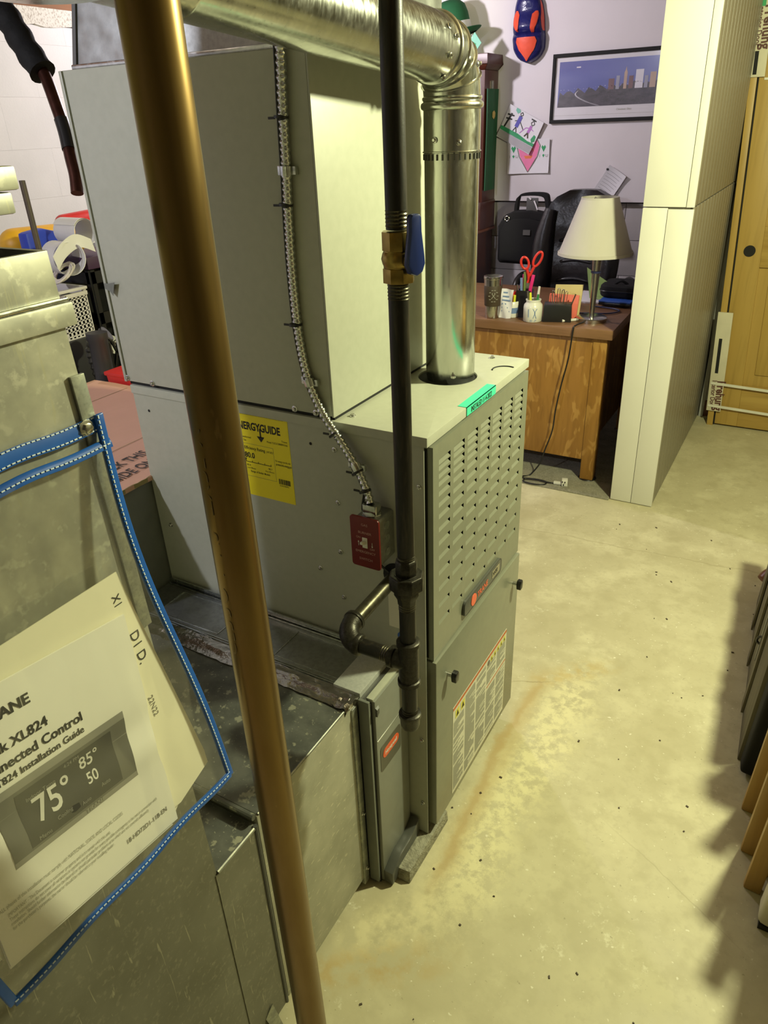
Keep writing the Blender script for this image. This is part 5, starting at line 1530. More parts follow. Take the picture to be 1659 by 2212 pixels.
# desk organiser with clips
OG = thing('desk_organiser', (-.432, 2.155, DTZ), 'low black desk organiser between the jar and the lamp', 'organiser')
k = B(); k.hexa([(-.492, 2.125, DTZ), (-.372, 2.160, DTZ), (-.385, 2.215, DTZ), (-.505, 2.180, DTZ), (-.490, 2.128, DTZ + .075), (-.376, 2.160, DTZ + .075), (-.388, 2.210, DTZ + .080), (-.502, 2.178, DTZ + .080)]); k.build('tray', 'black', OG, bevel=.003)
for i, (x, dx, h, mt_, r, lb) in enumerate(((-.458, -.004, .130, 'steel', .004, 'steel paper clip leaning in the black organiser'), (-.440, .000, .140, 'steel', .0035, 'tall steel clip in the black organiser'), (-.425, .003, .135, 'steel', .0045, 'steel binder clip in the black organiser'), (-.412, .004, .128, 'steel', .0028, 'thin steel clip in the black organiser'), (-.385, .016, .118, 'brown_leather', .003, 'dark thin stick leaning right in the black organiser'))):
    k = B(); y = 2.170 + (x + .432) * .29
    a, b_ = V((x, y, DTZ + .066)), V((x + dx, y + .004, DTZ + h))
    if i < 4:
        w_ = .005
        k.tube(smoothpath([a - X * w_, b_ - X * w_ - Z * .006, b_, b_ + X * w_ - Z * .006, a + X * w_], 4), r * .5, 6)
    else: k.cyl(a, b_, r, 8)
    tag(k.build('paper_clip' if i < 4 else 'stick', mt_, smooth=60), lb, 'clip' if i < 4 else 'stick')
k = B(); k.obox((-.425, 2.262, DTZ + .070), V((.058, .016, 0)), V((0, .003, 0)), V((.002, .010, .070))); tag(k.build('tan_card', 'sticky_tan'), 'tan card standing behind the black organiser', 'card')
k = B(); k.obox((-.435, 2.236, DTZ + .052), V((.062, .018, -.004)), V((0, .004, 0)), V((.001, .008, .050))); tag(k.build('notepad', 'sticky_coral', bevel=.001), 'coral note pad leaning behind the black organiser', 'notepad')
k = B(); k.cyl((-.410, 2.150, DTZ + .007), (-.335, 2.215, DTZ + .007), .0065, 12); tag(k.build('white_pen', 'white_plastic'), 'white pen lying against the lamp base', 'pen')
k = B(); k.lathe([(.010, 0), (.011, .03), (.008, .05), (.006, .062)], (-.505, 2.235, DTZ), seg=16); tag(k.build('small_bottle', 'paper_white'), 'small white bottle behind the cream jar', 'bottle')
# paper, laptop, case, cables
GP = B().add([(-.420, 2.62, DTZ + .012), (-.330, 2.60, DTZ + .012), (-.335, 2.64, DTZ + .085), (-.455, 2.655, DTZ + .150), (-.419, 2.622, DTZ + .0105), (-.329, 2.602, DTZ + .0105), (-.334, 2.642, DTZ + .0835), (-.454, 2.657, DTZ + .1485)], [(0, 1, 2, 3), (7, 6, 5, 4), (0, 4, 5, 1), (1, 5, 6, 2), (2, 6, 7, 3), (3, 7, 4, 0)])
tag(GP.build('green_note', 'green_paper', smooth=0), 'folded green paper standing behind the lamp stem', 'paper')
k = B(); k.box(-.50, -.22, 2.55, 2.80, DTZ, DTZ + .009); tag(k.build('paper_stack', 'paper_white', bevel=.001), 'white papers lying under the green note', 'paper')
LP_ = thing('laptop', (-.27, 2.66, DTZ), 'closed black laptop on the far right of the desk', 'laptop')
B().box(-.345, -.195, 2.50, 2.82, DTZ + .0095, DTZ + .022).build('base', 'black', LP_, bevel=.004)
B().box(-.345, -.195, 2.50, 2.82, DTZ + .0225, DTZ + .030).build('lid', 'label_blue', LP_, bevel=.003)
EC_ = thing('soft_case', (-.27, 2.66, DTZ + .031), 'rounded black zip case on the closed laptop', 'case')
k = B(); k.prism(rrect(.21, .20, .05, 8), (-.262, 2.66, DTZ + .031), X, Y, Z * .060); k.build('shell', 'fabric_black', EC_, bevel=.02, seg=3)
k = B(); k.tube([V((-.262 + a, 2.66 + b_, DTZ + .062)) for a, b_ in rrect(.214, .204, .05, 8)], .003, 6, closed=True); k.build('zip', 'black', EC_)
k = B(); k.tube(smoothpath([(-.30, 2.60, DTZ + .090), (-.27, 2.60, DTZ + .106), (-.24, 2.61, DTZ + .090)], 5), .006, 8); k.build('carry_loop', 'fabric_black', EC_)
k = B(); k.tube(smoothpath([(-.43, 2.30, DTZ + .006), (-.36, 2.33, DTZ + .006), (-.26, 2.36, DTZ + .006), (-.225, 2.42, DTZ + .006), (-.26, 2.46, DTZ + .006), (-.36, 2.48, DTZ + .006)], 8), .0035, 8)
tag(k.build('blue_cable', 'navy_cable', smooth=60), 'dark blue cable looping on the desk behind the lamp', 'cable')

# ================================================================== OFFICE CHAIR + BAG
CH = thing('office_chair', (-.62, 3.05, FL), 'black leather office chair tucked behind the oak desk', 'chair')
def back_pt(u, v):
    """u -1..1 across, v 0..1 up"""
    w = .225 * (1 - .30 * max(0, v - .55) ** 1.4 / .45 ** 1.4) * (1 - .10 * (1 - v))
    if v > .86: w *= math.sqrt(max(0, 1 - ((v - .86) / .15) ** 2)) * .85 + .15
    return V((-.622 + u * w, 3.06 + .06 * v - .05 * u * u, .50 + .648 * v))
P = []
for i in range(21):
    v = i / 20; P.append([back_pt(-1 + 2 * j / 14, v) + V((0, -.045 * (1 - (-1 + 2 * j / 14) ** 4) * (1 - .5 * v ** 6) * (1 + .12 * math.sin(v * 19)), 0)) for j in range(15)])
k = B(); k.sheet(P, (0, 1, 0), .07); k.build('backrest', 'leather', CH, smooth=70)
k = B()
for v in (.30, .45, .62):
    k.tube([back_pt(u / 10 * .62, v) + V((0, -.048 * (1 - abs(u / 10) ** 4), .012 * math.cos(u * .25))) for u in range(-8, 9)], .010, 8)
k.build('back_rolls', 'leather', CH, smooth=70)
for s_ in (-1, 1):
    k = B(); k.tube([back_pt(s_ * .86, v) + V((0, -.045, 0)) for v in [.06 + .80 * t / 14 for t in range(15)]], .050, 12, radii=[.030 + .026 * math.sin(PI * t / 14) for t in range(15)]); k.build('side_bolster', 'leather', CH, smooth=70)
k = B(); k.prism(rrect(.50, .40, .10, 6), (-.625, 3.005, .40), X, Y, Z * .11); k.build('seat', 'leather', CH, bevel=.03, seg=3)
for s_ in (-1, 1):
    x = -.625 + s_ * .29
    k = B(); k.tube(smoothpath([(x, 3.15, .42), (x, 3.16, .62), (x, 3.10, .70), (x, 2.95, .695), (x, 2.90, .60), (x, 2.94, .42)], 5), .020, 10); k.build('armrest', 'black', CH, smooth=60)
k = B(); k.cyl((-.625, 3.0, .40), (-.625, 3.0, FL + .08), .03, 14); k.build('column', 'black', CH)
for q in range(5):
    a = 2 * PI * q / 5 + .3
    e = V((-.625 + .27 * math.cos(a), 3.02 + .27 * math.sin(a), FL + .06))
    k = B(); k.cyl((-.625, 3.0, FL + .11), e, .022, 8, .014); LGc = k.build('foot_spoke', 'black', CH)
    k = B(); k.cyl(e - V((.012, 0, .032)), e + V((.012, 0, -.032)), .027, 14); k.build('caster', 'black', LGc)
BGG = thing('laptop_bag', (-.98, 3.26, .735), 'black laptop bag hanging behind the left side of the office chair', 'bag')
bp_ = [(-.165, -.165), (-.155, -.185), (.12, -.192), (.145, -.178), (.160, .02), (.155, .055), (.12, .09), (.03, .108), (-.075, .104), (-.133, .078), (-.168, .02)]
BU = V((1, .04, 0)).normalized()
k = B(); k.prism(bp_, (-.978, 3.205, .922), BU, Z, V((0, .085, 0))); k.build('main_pocket', 'fabric_black', BGG, bevel=.018, seg=3)
k = B(); k.prism([(a * .86 - .004, b_ * .80 - .02) for a, b_ in bp_], (-.978, 3.188, .922), BU, Z, V((0, .022, 0))); k.build('front_pocket', 'fabric_black', BGG, bevel=.008)
k = B(); k.obox((-.962, 3.185, .914), BU * .021, Y * .002, Z * .014); k.build('logo_patch', 'grey_fabric', BGG)
k = B(); k.ribbon(smoothpath([(-1.052, 3.245, 1.00), (-1.045, 3.245, 1.075), (-1.020, 3.245, 1.108), (-.895, 3.245, 1.110), (-.868, 3.245, 1.075), (-.862, 3.245, 1.00)], 6), (0, .036, 0), (.020, 0, .018)); k.build('handle', 'fabric_black', BGG, bevel=.004, smooth=60)
k = B(); k.obox((-.950, 3.222, 1.058), BU * .034, Y * .003, Z * .036); k.build('clear_tag', 'grey_fabric', BGG, bevel=.004)
k = B(); k.ribbon([(-.938, 3.215, 1.08), (-.922, 3.212, 1.05), (-.915, 3.212, 1.033)], (.007, 0, .003), (0, .002, 0)); k.ribbon([(-.970, 3.215, 1.098), (-.957, 3.215, 1.086)], (.007, 0, .004), (0, .002, 0)); k.build('tag_glint', 'paper_white', BGG)
k = B(); k.tube([V((-1.088 + .013 * math.cos(t), 3.195, .985 + .013 * math.sin(t))) for t in [2 * PI * i / 14 for i in range(14)]], .0025, 6, closed=True); k.build('ring', 'steel', BGG)
k = B(); k.ribbon([(-.885, 3.29, .98), (-.80, 3.30, 1.00), (-.70, 3.285, 1.02)], (0, 0, .03), (0, .003, 0)); k.build('shoulder_strap', 'fabric_black', BGG)

# ================================================================== BOOKCASE, HAT, GREEN BANNER
BC = thing('mahogany_bookcase', (-1.5, 3.3, FL), 'dark mahogany bookcase against the back wall behind the flue', 'bookcase')
B().box(-1.93, -1.292, 3.30, 3.498, 1.06, 1.735).build('upper_body', 'mahogany', BC, bevel=.002)
k = B(); k.hexa([(-1.93, 3.30, 1.735), (-1.292, 3.30, 1.735), (-1.292, 3.498, 1.735), (-1.93, 3.498, 1.735), (-1.96, 3.275, 1.765), (-1.268, 3.275, 1.765), (-1.268, 3.498, 1.765), (-1.96, 3.498, 1.765)])
k.box(-1.96, -1.268, 3.275, 3.498, 1.765, 1.812); k.build('crown', 'mahogany', BC, bevel=.004)
B().box(-1.93, -1.288, 3.27, 3.498, .905, 1.06).build('drawer_section', 'mahogany', BC, bevel=.002)
B().box(-1.93, -1.300, 3.02, 3.498, FL, .900).build('base_cabinet', 'mahogany', BC, bevel=.002)
B().box(-1.93, -1.288, 3.00, 3.022, FL, .905).build('face_frame', 'mahogany_edge', BC, bevel=.001)
B().box(-1.292, -1.284, 3.02, 3.498, .890, .905).build('moulding', 'mahogany_edge', BC, bevel=.001)
GN = thing('green_banner', (-1.286, 3.4, 1.12), 'dark green cloth banner with gold emblem on the bookcase side', 'banner')
P = [[(-1.287 + .004 * math.sin(j * 1.4 + i * .2), 3.315 + .16 * j / 8, 1.12 + .525 * i / 12) for j in range(9)] for i in range(13)]
k = B(); k.sheet(P, (1, 0, 0), .006); k.build('cloth', 'banner_green', GN, smooth=60)
k = B(); k.prism([(-.02, -.012), (.0, -.022), (.018, -.01), (.022, .010), (.004, .022), (-.02, .014)], (-1.2755, 3.405, 1.515), Y, Z, X * .001); k.build('gold_emblem', 'gold', GN)
k = B(); k.obox((-1.286, 3.40, 1.665), X * .004, Y * .008, Z * .02); k.build('hanging_clip', 'steel', GN)
HT = thing('green_hat', (-1.37, 3.30, 1.813), 'green felt bowler hat with white band and tag on the bookcase', 'hat')
hxx, hyy = -1.510, 3.345
k = B(); tl_ = V((.16, 0, 1)).normalized()
ho = V((hxx, hyy, 1.905))
k.lathe([(.140, .0), (.142, .005), (.122, .012), (.108, .018), (.107, .05), (.105, .095), (.095, .135), (.070, .160), (.030, .170), (0, .172)], ho, V((-.20, -.1, 1)), 36); k.build('crown', 'felt_green', HT, smooth=60)
k = B(); k.lathe([(.135, .0), (.160, .012), (.166, .018), (.160, .021), (.115, .013)], ho - V((0, 0, .006)), V((-.20, -.1, 1)), 36, cap=False); k.build('brim', 'felt_green', HT, smooth=60)
k = B(); k.lathe([(.1095, .018), (.1105, .020), (.1095, .055), (.1075, .055)], ho, V((-.20, -.1, 1)), 36, cap=False); k.build('hat_band', 'paper_white', HT, smooth=60)
k = B(); k.lathe([(.085, 0), (.075, .05), (.06, .092), (.0, .093)], (hxx, hyy, 1.813), seg=24); k.build('stand', 'mahogany', HT)
k = B(); k.obox((hxx + .150, hyy - .045, 1.862), V((.022, 0, .026)), Y * .001, V((-.020, 0, .026))); TGH = k.build('paper_tag', 'draw_teal', HT)
k = B(); k.prism([(-.014, -.012), (0, -.020), (.016, 0), (0, .008)], (hxx + .146, hyy - .0468, 1.860), X, Z, -Y * .0006); k.build('tag_print', 'draw_green', TGH)
k = B(); k.cyl((hxx + .140, hyy - .045, 1.885), (hxx + .135, hyy - .045, 1.905), .0015, 6); k.build('tag_string', 'paper_white', TGH)

# ================================================================== WALL ART
WY = 3.5
HL = thing('tape_hull', (-1.12, 3.45, 1.77), 'navy and orange tape-covered craft hull hung on the white wall', 'wall craft')
def hull(t, a):
    """t 0 (bottom)..1 (top), a angle across the front"""
    prof = [(0, .012), (.03, .042), (.08, .066), (.18, .088), (.32, .092), (.45, .088), (.6, .086), (.75, .078), (.88, .062), (.96, .038), (1, .014)]
    for (t0, w0), (t1, w1) in zip(prof, prof[1:]):
        if t <= t1: w = w0 + (w1 - w0) * (t - t0) / (t1 - t0); break
    d = .055 + .03 * math.sin(PI * min(1, t * 1.05)) - (.03 if .36 < t < .44 else 0) * math.exp(-((t - .40) / .03) ** 2) - .018 * math.exp(-((t - .68) / .10) ** 2)
    c = V((-1.118 - .02 * (t - .5), WY - .002, 1.762 + .345 * t))
    return c + V((math.cos(a) * w, -math.sin(a) ** .7 * d if a > 0 and a < PI else 0, 0))
k = B(); k.sheet([[hull(i / 30, PI * j / 16) for j in range(17)] for i in range(31)], (0, 1, 0), .003); k.build('hull', 'tape_navy', HL, smooth=60)
def patch(poly, nm='orange_patch'):
    """poly in (a 0..1 across left-right, t up), conforming to the hull"""
    k = B(); n = 8
    (l0, r0, t0), (l1, r1, t1) = poly[0], poly[-1]
    P = []
    for (la, ra, ta), (lb_, rb, tb) in zip(poly, poly[1:]):
        for i in range(4):
            f_ = i / 4; l_, r_2, t = la + (lb_ - la) * f_, ra + (rb - ra) * f_, ta + (tb - ta) * f_
            P.append([hull(t, PI * (1 - (l_ + (r_2 - l_) * j / n))) + V((0, -.0035, 0)) for j in range(n + 1)])
    l_, r_2, t = poly[-1]
    P.append([hull(t, PI * (1 - (l_ + (r_2 - l_) * j / n))) + V((0, -.0035, 0)) for j in range(n + 1)])
    k.sheet(P, (0, 1, 0), .003); k.build(nm, 'tape_orange', HL, smooth=60)
patch([(.50, .54, .02), (.36, .68, .16), (.30, .74, .28), (.33, .70, .34), (.46, .56, .335)])
patch([(.30, .34, .42), (.18, .36, .52), (.16, .36, .64), (.24, .30, .70)])
patch([(.60, .66, .40), (.62, .76, .52), (.64, .80, .64), (.72, .78, .68)])
patch([(.32, .36, .84), (.26, .38, .90), (.34, .38, .955)])
patch([(.66, .70, .84), (.64, .74, .90), (.66, .70, .95)])
patch([(.90, .985, .42), (.86, .98, .58), (.88, .97, .74), (.92, .96, .82)])

# framed skyline print
FP = thing('framed_print', (-.55, WY, 1.46), 'black-framed panoramic city skyline print on the white wall', 'picture')
pz = lambda x: 1.0 * (x + .955) * -.012
fx0, fx1, fz0, fz1 = -.968, .02, 1.458, 1.792
def fbar(a, b_, c, d): B().box(a, b_, WY - .022, WY - .001, c, d).build('frame_bar', 'gap', FP, bevel=.002)
fbar(fx0, fx1, fz1 - .018, fz1); fbar(fx0, fx1, fz0, fz0 + .018); fbar(fx0, fx0 + .016, fz0 + .018, fz1 - .018); fbar(fx1 - .016, fx1, fz0 + .018, fz1 - .018)
MA = B().box(fx0 + .016, fx1 - .016, WY - .010, WY - .002, fz0 + .018, fz1 - .018).build('mat_board', 'paper_white', FP)
ix0, ix1, iz0, iz1 = -.930, -.02, 1.536, 1.753
yq = WY - .0105
B().box(ix0, ix1, yq - .0006, yq, iz0, iz1).build('sky', 'pic_sky', MA, smooth=0)
k = B(); sk = [(ix0, iz0)] + [(ix1, iz0)] + [(ix1 - .02 * i, iz0 + .105 + .012 * math.sin(i * 2.1) + rnd.uniform(-.006, .006) - .035 * max(0, (i - 18) / 27)) for i in range(46)]
sk = [(max(ix0, a), b_) for a, b_ in sk]
k.prism(sk, (0, yq - .0007, 0), X, Z, -Y * .0003); k.build('city', 'pic_city', MA, smooth=0)
def bld(x, w, h, mt_, z=iz0 + .075, spire=0):
    k = B(); q = [(x, z), (x + w, z), (x + w, z + h)] + ([(x + w * .7, z + h + spire * .4), (x + w * .5, z + h + spire), (x + w * .3, z + h + spire * .4)] if spire else []) + [(x, z + h)]
    k.prism(q, (0, yq - .0011, 0), X, Z, -Y * .0003); k.build('tower', mt_, MA, smooth=0)
bld(-.655, .030, .050, 'pic_brick'); bld(-.615, .018, .062, 'pic_grey'); bld(-.575, .016, .075, 'pic_tower', spire=.028); bld(-.548, .022, .058, 'pic_brick'); bld(-.515, .040, .085, 'pic_lights'); bld(-.468, .018, .055, 'pic_grey'); bld(-.44, .030, .070, 'pic_tower'); bld(-.395, .02, .055, 'pic_brick'); bld(-.36, .03, .04, 'pic_grey')
k = B()
rd = smoothpath([(-.70, 0, iz0 + .002), (-.765, 0, iz0 + .022), (-.815, 0, iz0 + .045), (-.832, 0, iz0 + .062), (-.818, 0, iz0 + .078)], 6)
for o in (0, .007, -.008): k.ribbon([V((p_.x + o * (1 - i / len(rd)), yq - .0013, p_.z)) for i, p_ in enumerate(rd)], X * .002, Y * .0003)
for i in range(26):
    x = ix0 + .02 + i * .017 + rnd.uniform(-.006, .006); z = iz0 + .082 + .02 * i / 26 + rnd.uniform(-.006, .004); w = rnd.uniform(.0015, .004)
    k.box(x, x + w, yq - .0014, yq - .0011, z, z + w * .7)
k.box(-.835, -.812, yq - .0014, yq - .0011, iz1 - .032, iz1 - .026)
k.build('city_lights', 'pic_lights', MA, smooth=0)
text('Cleveland, Ohio', .013, (-.600, yq - .001, 1.512), X, Z, 'ink_mid', MA, sx=.95)
B().box(-.95, -.03, yq - .0004, yq, 1.4955, 1.4962).build('mat_line', 'ink_mid', MA, smooth=0)
B().box(fx0 + .016, fx1 - .016, WY - .0145, WY - .0140, fz0 + .018, fz1 - .018).build('glazing', 'pane', FP, smooth=0)

# children's drawings
def paper(name, c, w, h, rot, label, mat='paper_white', y=WY - .006, curl=.010):
    t = thing(name, (c[0], y, c[1]), label, 'drawing')
    u = V((math.cos(rot), 0, math.sin(rot))); v = V((-math.sin(rot), 0, math.cos(rot))); c = V((c[0], y, c[1]))
    def at(a, b_, d=0): return c + u * (a * w) + v * (b_ * h) + V((0, -d - curl * (a ** 2 + b_ ** 2) * 2, 0))
    k = B(); k.sheet([[at(-.5 + j / 6, -.5 + i / 6) for j in range(7)] for i in range(7)], (0, 1, 0), .0012); k.build('sheet', mat, t, smooth=60)
    def mark(poly, m_, nm, d=.0012):
        k = B(); q = [at(a, b_, d) for a, b_ in poly]; k.add(q, [tuple(range(len(q)))]); k.build(nm, m_, t, smooth=0)
    def line(pts, m_, nm, wd=.006, d=.0014):
        k = B(); q = [at(a, b_, d) for a, b_ in pts]
        for p0, p1 in zip(q, q[1:]):
            tt = (p1 - p0).normalized(); nn_ = tt.cross(Y) * (wd / 2); k.quad(p0 - nn_, p1 - nn_, p1 + nn_, p0 + nn_)
        k.build(nm, m_, t, smooth=0)
    return t, mark, line
t2, mk, ln_ = paper('heart_drawing', (-1.085, 1.292), .255, .180, .02, 'white drawing of a pink and orange heart on the wall')
mk([(0, -.44), (.20, .0), (.26, .30), (.20, .46), (.10, .48), (0, .36), (-.10, .48), (-.20, .46), (-.26, .30), (-.20, .0)], 'draw_pink', 'pink_heart')
mk([(0, -.22), (.12, .06), (.15, .26), (.10, .34), (0, .24), (-.10, .34), (-.15, .26), (-.12, .06)], 'draw_orange', 'orange_heart', .0018)
ln_([(0, -.46), (.22, .0), (.28, .31), (.21, .48), (.10, .495)], 'ink_grey', 'outline', .004); ln_([(0, -.46), (-.22, .0), (-.28, .31), (-.21, .48), (-.10, .495)], 'ink_grey', 'outline', .004)
for sx_ in (-1, 1):
    mk([(sx_ * .36, .12), (sx_ * .36 + .055, .26), (sx_ * .36 + .03, .32), (sx_ * .36, .27), (sx_ * .36 - .03, .32), (sx_ * .36 - .055, .26)], 'draw_green', 'small_heart')
    mk([(sx_ * .36, -.04), (sx_ * .36 + .03, .03), (sx_ * .36, .06), (sx_ * .36 - .03, .03)], 'draw_green', 'tiny_heart')
    for o, g_ in ((-.09, [(0, -.03), (0, .05)]), (.08, [(-.025, .05), (-.02, -.02), (.02, -.02), (.025, .05)])):
        ln_([(sx_ * .36 + o + a, b_) for a, b_ in g_], 'draw_grey', 'letter', .003)
t1, mk, ln_ = paper('stick_figure_drawing', (-1.140, 1.435), .230, .180, -.46, 'tilted drawing of two stick figures above green grass', y=WY - .016)
mk([(-.5, -.26), (.5, -.26), (.5, -.16), (.3, -.19), (0, -.14), (-.5, -.15)], 'draw_green', 'grass')
mk([(-.5, -.48), (.5, -.48), (.5, -.27), (-.5, -.27)], 'draw_grey', 'pencil_shading')
ln_([(-.13, .0), (-.11, .34)], 'draw_blue', 'figure_body', .022)
ln_([(-.17, -.14), (-.13, .0), (-.07, -.14)], 'ink', 'figure_legs', .005); ln_([(-.22, .14), (-.11, .22), (.08, .02)], 'ink', 'figure_arms', .004)
ln_([(-.15, .40), (-.11, .34), (-.07, .40), (-.11, .46), (-.15, .40)], 'ink', 'figure_head', .004)
ln_([(.22, .02), (.24, .24)], 'draw_purple', 'figure_body', .016)
ln_([(.17, -.12), (.22, .02), (.28, -.12)], 'brown_leather', 'figure_legs', .008); ln_([(.02, -.10), (.12, .12), (.23, .17), (.34, .14)], 'draw_purple', 'figure_arms', .004)
ln_([(.20, .32), (.25, .25), (.30, .32), (.25, .40), (.20, .32)], 'ink', 'figure_head', .004); ln_([(.17, .42), (.31, .42)], 'ink', 'figure_hat', .007)
mk([(.36, -.10), (.42, -.18), (.48, -.10), (.46, .04), (.40, .06)], 'draw_green', 'bush')
ln_([(-.42, -.15), (-.36, .30)], 'ink', 'tree_trunk', .010); ln_([(-.46, .10), (-.30, .14)], 'ink', 'branch', .008); ln_([(-.46, .22), (-.28, .26)], 'ink', 'branch', .008)
mk([(-.30, .42), (-.22, .36), (-.16, .44), (-.2, .5), (-.3, .5)], 'draw_teal', 'balloon')
t3, mk, ln_ = paper('pinned_note', (-.592, 1.150), .115, .150, -.55, 'handwritten sheet pinned above the office chair', curl=.016)
for i in range(7): ln_([(-.4, .34 - .11 * i), (-.1, .35 - .11 * i), (.38 - .05 * (i % 3), .335 - .11 * i)], 'draw_grey', 'handwriting', .002)
k = B(); k.prism(disc_poly(.007, 12), (-.612, WY - .012, 1.222), X, Z, -Y * .006); k.build('pin', 'black', t3)

# ================================================================== PREHUNG DOORS
PD = thing('prehung_door', (.32, 3.1, FL), 'pale pine prehung door packed with white corner guards beside the partition', 'door')
def dq(u, z, y): # leaning door frame: u from its left edge
    return V((.174 + u - .058 * (z - FL) / 1.0 * .95, y, z))
def dbx(u0, u1, z0, z1, y0, y1, nm, mat, par=PD, bevel=.002):
    k = B(); k.hexa([dq(u, z, y) for z in (z0, z1) for u, y in ((u0, y0), (u1, y0), (u1, y1), (u0, y1))]); return k.build(nm, mat, par, bevel=bevel)
dbx(0, .030, FL, 1.99, 3.090, 3.20, 'jamb', 'pine')
dbx(.032, .038, FL + .005, 1.98, 3.10, 3.19, 'reveal_gap', 'gap', bevel=0)
dbx(.038, .150, FL + .010, 1.98, 3.098, 3.134, 'stile', 'pine')
dbx(.150, .60, FL + .010, .20, 3.098, 3.134, 'bottom_rail', 'pine_h')
dbx(.150, .60, .80, .99, 3.098, 3.134, 'lock_rail', 'pine_h')
dbx(.150, .60, 1.80, 1.98, 3.098, 3.134, 'top_rail', 'pine_h')
dbx(.60, .71, FL + .010, 1.98, 3.098, 3.134, 'stile', 'pine')
dbx(.71, .745, FL, 1.99, 3.090, 3.20, 'jamb', 'pine')
for z0, z1 in ((.20, .80), (.99, 1.80)):
    dbx(.150, .60, z0, z1, 3.112, 3.130, 'recessed_panel', 'pine', bevel=0)
    dbx(.200, .55, z0 + .06, z1 - .06, 3.104, 3.114, 'raised_field', 'pine', bevel=.006)
k = B(); c = dq(.096, .875, 3.0972); k.prism(disc_poly(.027, 24), c, X, Z, -Y * .0006); k.build('bore_hole', 'gap', PD, smooth=0)
def guard(z0, z1, name_z, slot):
    g_ = dbx(-.010, .062, z0, z1, 3.080, 3.0895, 'corner_guard', 'cardboard_white')
    k = B(); k.hexa([dq(u, z, y) for z in slot for u, y in ((.010, 3.0795), (.026, 3.0795), (.026, 3.0799), (.010, 3.0799))]); k.build('hand_slot', 'gap', g_)
    c = dq(.030, name_z, 3.0790); text('Prehung', .058, c, -Z + X * .055, X + Z * .055, plain('dark_red_ink', (.10, .03, .02), .6), g_, bold=.03, sx=.86)
    c = dq(.004, name_z, 3.0790); text('Interior Door', .034, c, -Z + X * .055, X + Z * .055, plain('brown_ink', (.10, .03, .02), .6), g_, bold=.02, sx=.80)
guard(.045, .575, .215, (.255, .44))
guard(1.615, 1.93, 1.885, (1.625, 1.715))
for z in (.2, .075):
    k = B(); k.hexa([dq(u, zz - .030 * u, y) for zz in (z - .007, z + .007) for u, y in ((-.004, 3.0765), (.75, 3.0765), (.75, 3.0785), (-.004, 3.0785))]); k.build('strap', 'white_plastic', PD)
k = B(); k.hexa([dq(u, zz, y) for zz in (1.603, 1.612) for u, y in ((.06, 3.094), (.75, 3.094), (.75, 3.0962), (.06, 3.0962))]); k.build('strap', 'white_plastic', PD)
k = B(); k.hexa([dq(u, z, y) for z in (1.88, 1.95) for u, y in ((-.045, 3.074), (.03, 3.074), (.03, 3.0775), (-.045, 3.0775))]); k.build('green_tape', 'draw_green', PD)
D2 = thing('boxed_door_frame', (.14, 3.24, FL), 'second packed door frame edge between the pine door and the partition', 'door')
k = B(); k.hexa([(.112 - .035 * (z - FL) / 2 + o, y, z) for z in (FL, .05) for o, y in ((.005, 3.22), (.045, 3.22), (.045, 3.27), (.005, 3.27))]); k.build('spacer_block', 'mahogany_edge', D2)
k = B(); k.hexa([(.118 + o - .050 * (z - FL), y, z) for z in (.055, 1.98) for o, y in ((.010, 3.21), (.05, 3.21), (.05, 3.40), (.010, 3.40))]); k.build('jamb_edge', 'trim_grey', D2, bevel=.003)
k = B(); k.hexa([(.150 + o - .055 * (z - FL), y, z) for z in (1.17, 1.60) for o, y in ((-.008, 3.190), (.014, 3.190), (.014, 3.200), (-.008, 3.200))]); k.build('corner_guard', 'cardboard_white', D2, bevel=.001)

# ================================================================== RIGHT FOREGROUND STACK
WB = thing('weathered_panel', (.66, 1.05, FL), 'weathered grey wooden panel with metal edge standing at the right', 'panel')
k = B(); k.hexa([(.612, .62, FL), (.640, .62, FL), (.640, 1.42, FL), (.585, 1.42, FL), (.627, .62, .50), (.655, .62, .50), (.655, 1.42, .50), (.600, 1.42, .50)]); k.build('board', 'weathered', WB, bevel=.003)
for y in (.80, 1.02, 1.22):
    xo = .612 - .03 * (y - .62) / .8
    k = B(); k.hexa([(xo - .006, y, FL + .01), (xo, y, FL + .01), (xo, y + .05, FL + .01), (xo - .007, y + .05, FL + .01), (xo + .009, y, .49), (xo + .015, y, .49), (xo + .015, y + .05, .49), (xo + .009, y + .05, .49)]); k.build('batten', 'weathered', WB)
k = B(); k.hexa([(.603, .88, .10), (.609, .88, .10), (.609, .905, .10), (.602, .905, .10), (.614, .88, .49), (.620, .88, .49), (.620, .905, .49), (.613, .905, .49)]); k.build('metal_edge', 'dark_metal', WB)
k = B(); k.tube(smoothpath([(.622, .88, .190), (.600, .895, .175), (.597, .90, .155), (.612, .89, .150)], 5), .0035, 7); k.build('wire_latch', 'iron', WB, smooth=60)
HD = thing('wooden_handle', (.60, 1.42, FL), 'dark wooden tool handle poking out past the weathered panel', 'handle')
k = B(); k.tube(smoothpath([(.592, 1.455, .025), (.61, 1.475, .045), (.68, 1.50, .09), (.80, 1.56, .14)], 6), .026, 12, radii=[.020] + [.026] * 17 + [.026]); k.build('shaft', 'mahogany_edge', HD, smooth=60)
k = B(); k.box(.70, .76, 1.50, 1.56, FL, .10); k.build('foot', 'black', HD)
BCS = thing('black_case', (.70, .58, FL), 'black fabric case standing on end in front of the weathered panel', 'case')
k = B(); k.hexa([(.622, .565, -.030), (.80, .545, -.030), (.80, .612, -.030), (.618, .612, -.030), (.652, .545, .62), (.82, .535, .62), (.82, .605, .62), (.640, .605, .62)]); k.build('shell', 'fabric_black', BCS, bevel=.012, seg=3)
k = B(); k.box(.655, .70, .565, .60, FL, -.02); k.build('foot', 'black', BCS)
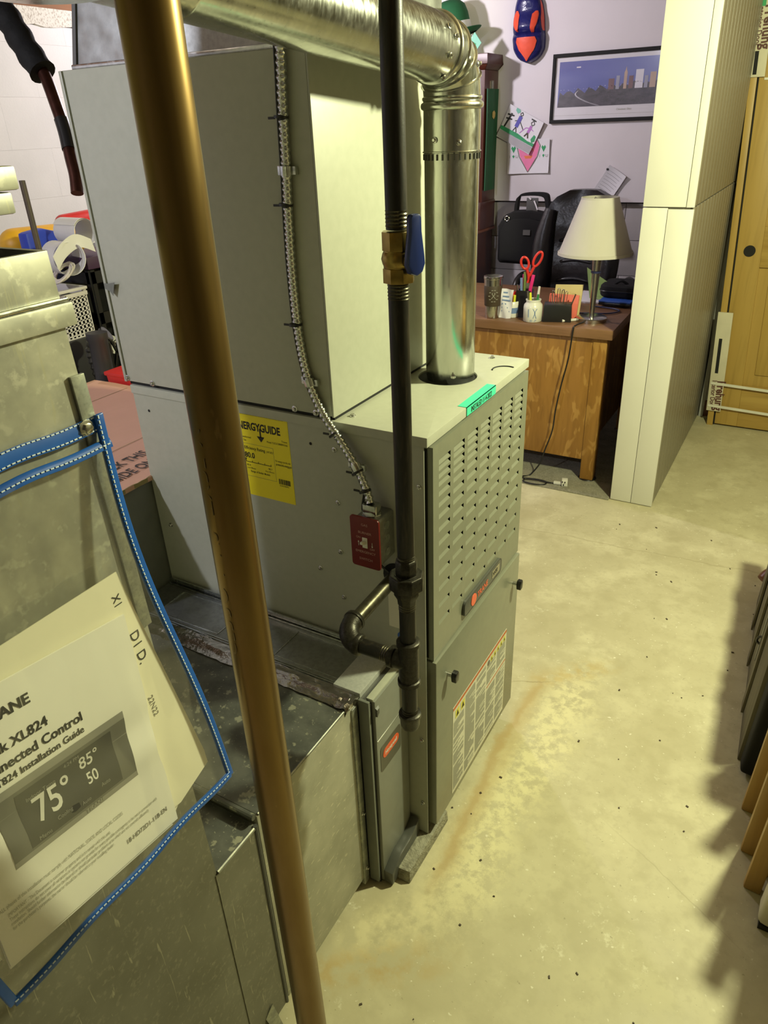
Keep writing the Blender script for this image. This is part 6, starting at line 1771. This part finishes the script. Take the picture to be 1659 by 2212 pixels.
k = B(); k.hexa([(.640, .535, .30), (.80, .53, .30), (.80, .548, .30), (.635, .556, .30), (.642, .533, .34), (.80, .53, .34), (.80, .546, .34), (.638, .554, .34)]); k.build('strap', 'black', BCS)
def slatchair(y, x0, label, deep=.05):
    t = thing('folding_chair', (x0 + .1, y, FL), label, 'chair', 'folded wooden chairs at the right edge')
    for o in (0, .052):
        k = B(); k.hexa([(x0 + o * .6, y + o, FL), (x0 + .035 + o * .6, y - .004 + o, FL), (x0 + .035 + o * .6, y + .018 + o, FL), (x0 + o * .6, y + .020 + o, FL), (x0 + .016 + o * .6, y - .02 + o, .56), (x0 + .051 + o * .6, y - .024 + o, .56), (x0 + .051 + o * .6, y - .002 + o, .56), (x0 + .016 + o * .6, y + o, .56)]); k.build('side_rail', 'slat', t, bevel=.004)
    for z in (.06, .20, .34, .48):
        k = B(); k.box(x0 + .036, x0 + .40, y + .002, y + .016, z, z + .05); k.build('cross_slat', 'slat', t, bevel=.003)
    k = B(); k.box(x0 + .048, x0 + .40, y + .020, y + .020 + deep, FL + .05, .55); k.build('shadow_filler', 'slat', t, bevel=.004)  # solid board added between the rails to close gaps in the cast shadow
    k = B(); k.cyl((x0 + .045, y + .010, .10), (x0 + .045, y + .075, .10), .008, 10); k.build('hinge_pin', 'iron', t)
    return t
slatchair(.455, .640, 'folded pale wooden chair directly in front of the black case')
slatchair(.330, .652, 'folded pale wooden chair in the middle of the right-hand stack', .098)
slatchair(.235, .668, 'nearest folded pale wooden chair at the right edge', .070)
SPD = thing('seat_cushion', (.78, .16, FL), 'cream seat cushion edge at the right border', 'cushion')
k = B(); k.hexa([(.700, .150, FL + .012), (.90, .130, FL + .012), (.90, .205, FL + .012), (.702, .215, FL + .012), (.722, .130, .56), (.90, .12, .56), (.90, .18, .56), (.722, .19, .56)]); k.build('pad', 'cardboard_white', SPD, bevel=.016, seg=3)
k = B(); k.box(.705, .90, .150, .205, FL, FL + .013); k.build('base_board', 'black', SPD)

# ------------------------------------------------------------------ crumbs and leaf bits on the floor
k = B(); r2 = random.Random(11)
for i in range(46):
    x, y = r2.uniform(.0, .60), r2.uniform(-.6, 1.8)
    s_ = r2.uniform(.0007, .0022); a = r2.uniform(0, PI)
    u = V((math.cos(a), math.sin(a), 0)) * s_ * r2.uniform(1, 2.2); v = V((-math.sin(a), math.cos(a), 0)) * s_
    k.obox((x, y, FL + .0012), u, v, Z * .0012)
o = k.build('floor_crumbs', 'brown_leather', smooth=0)
tag(o, 'tiny dark crumbs and leaf bits scattered over the concrete floor', 'debris', kind='stuff')
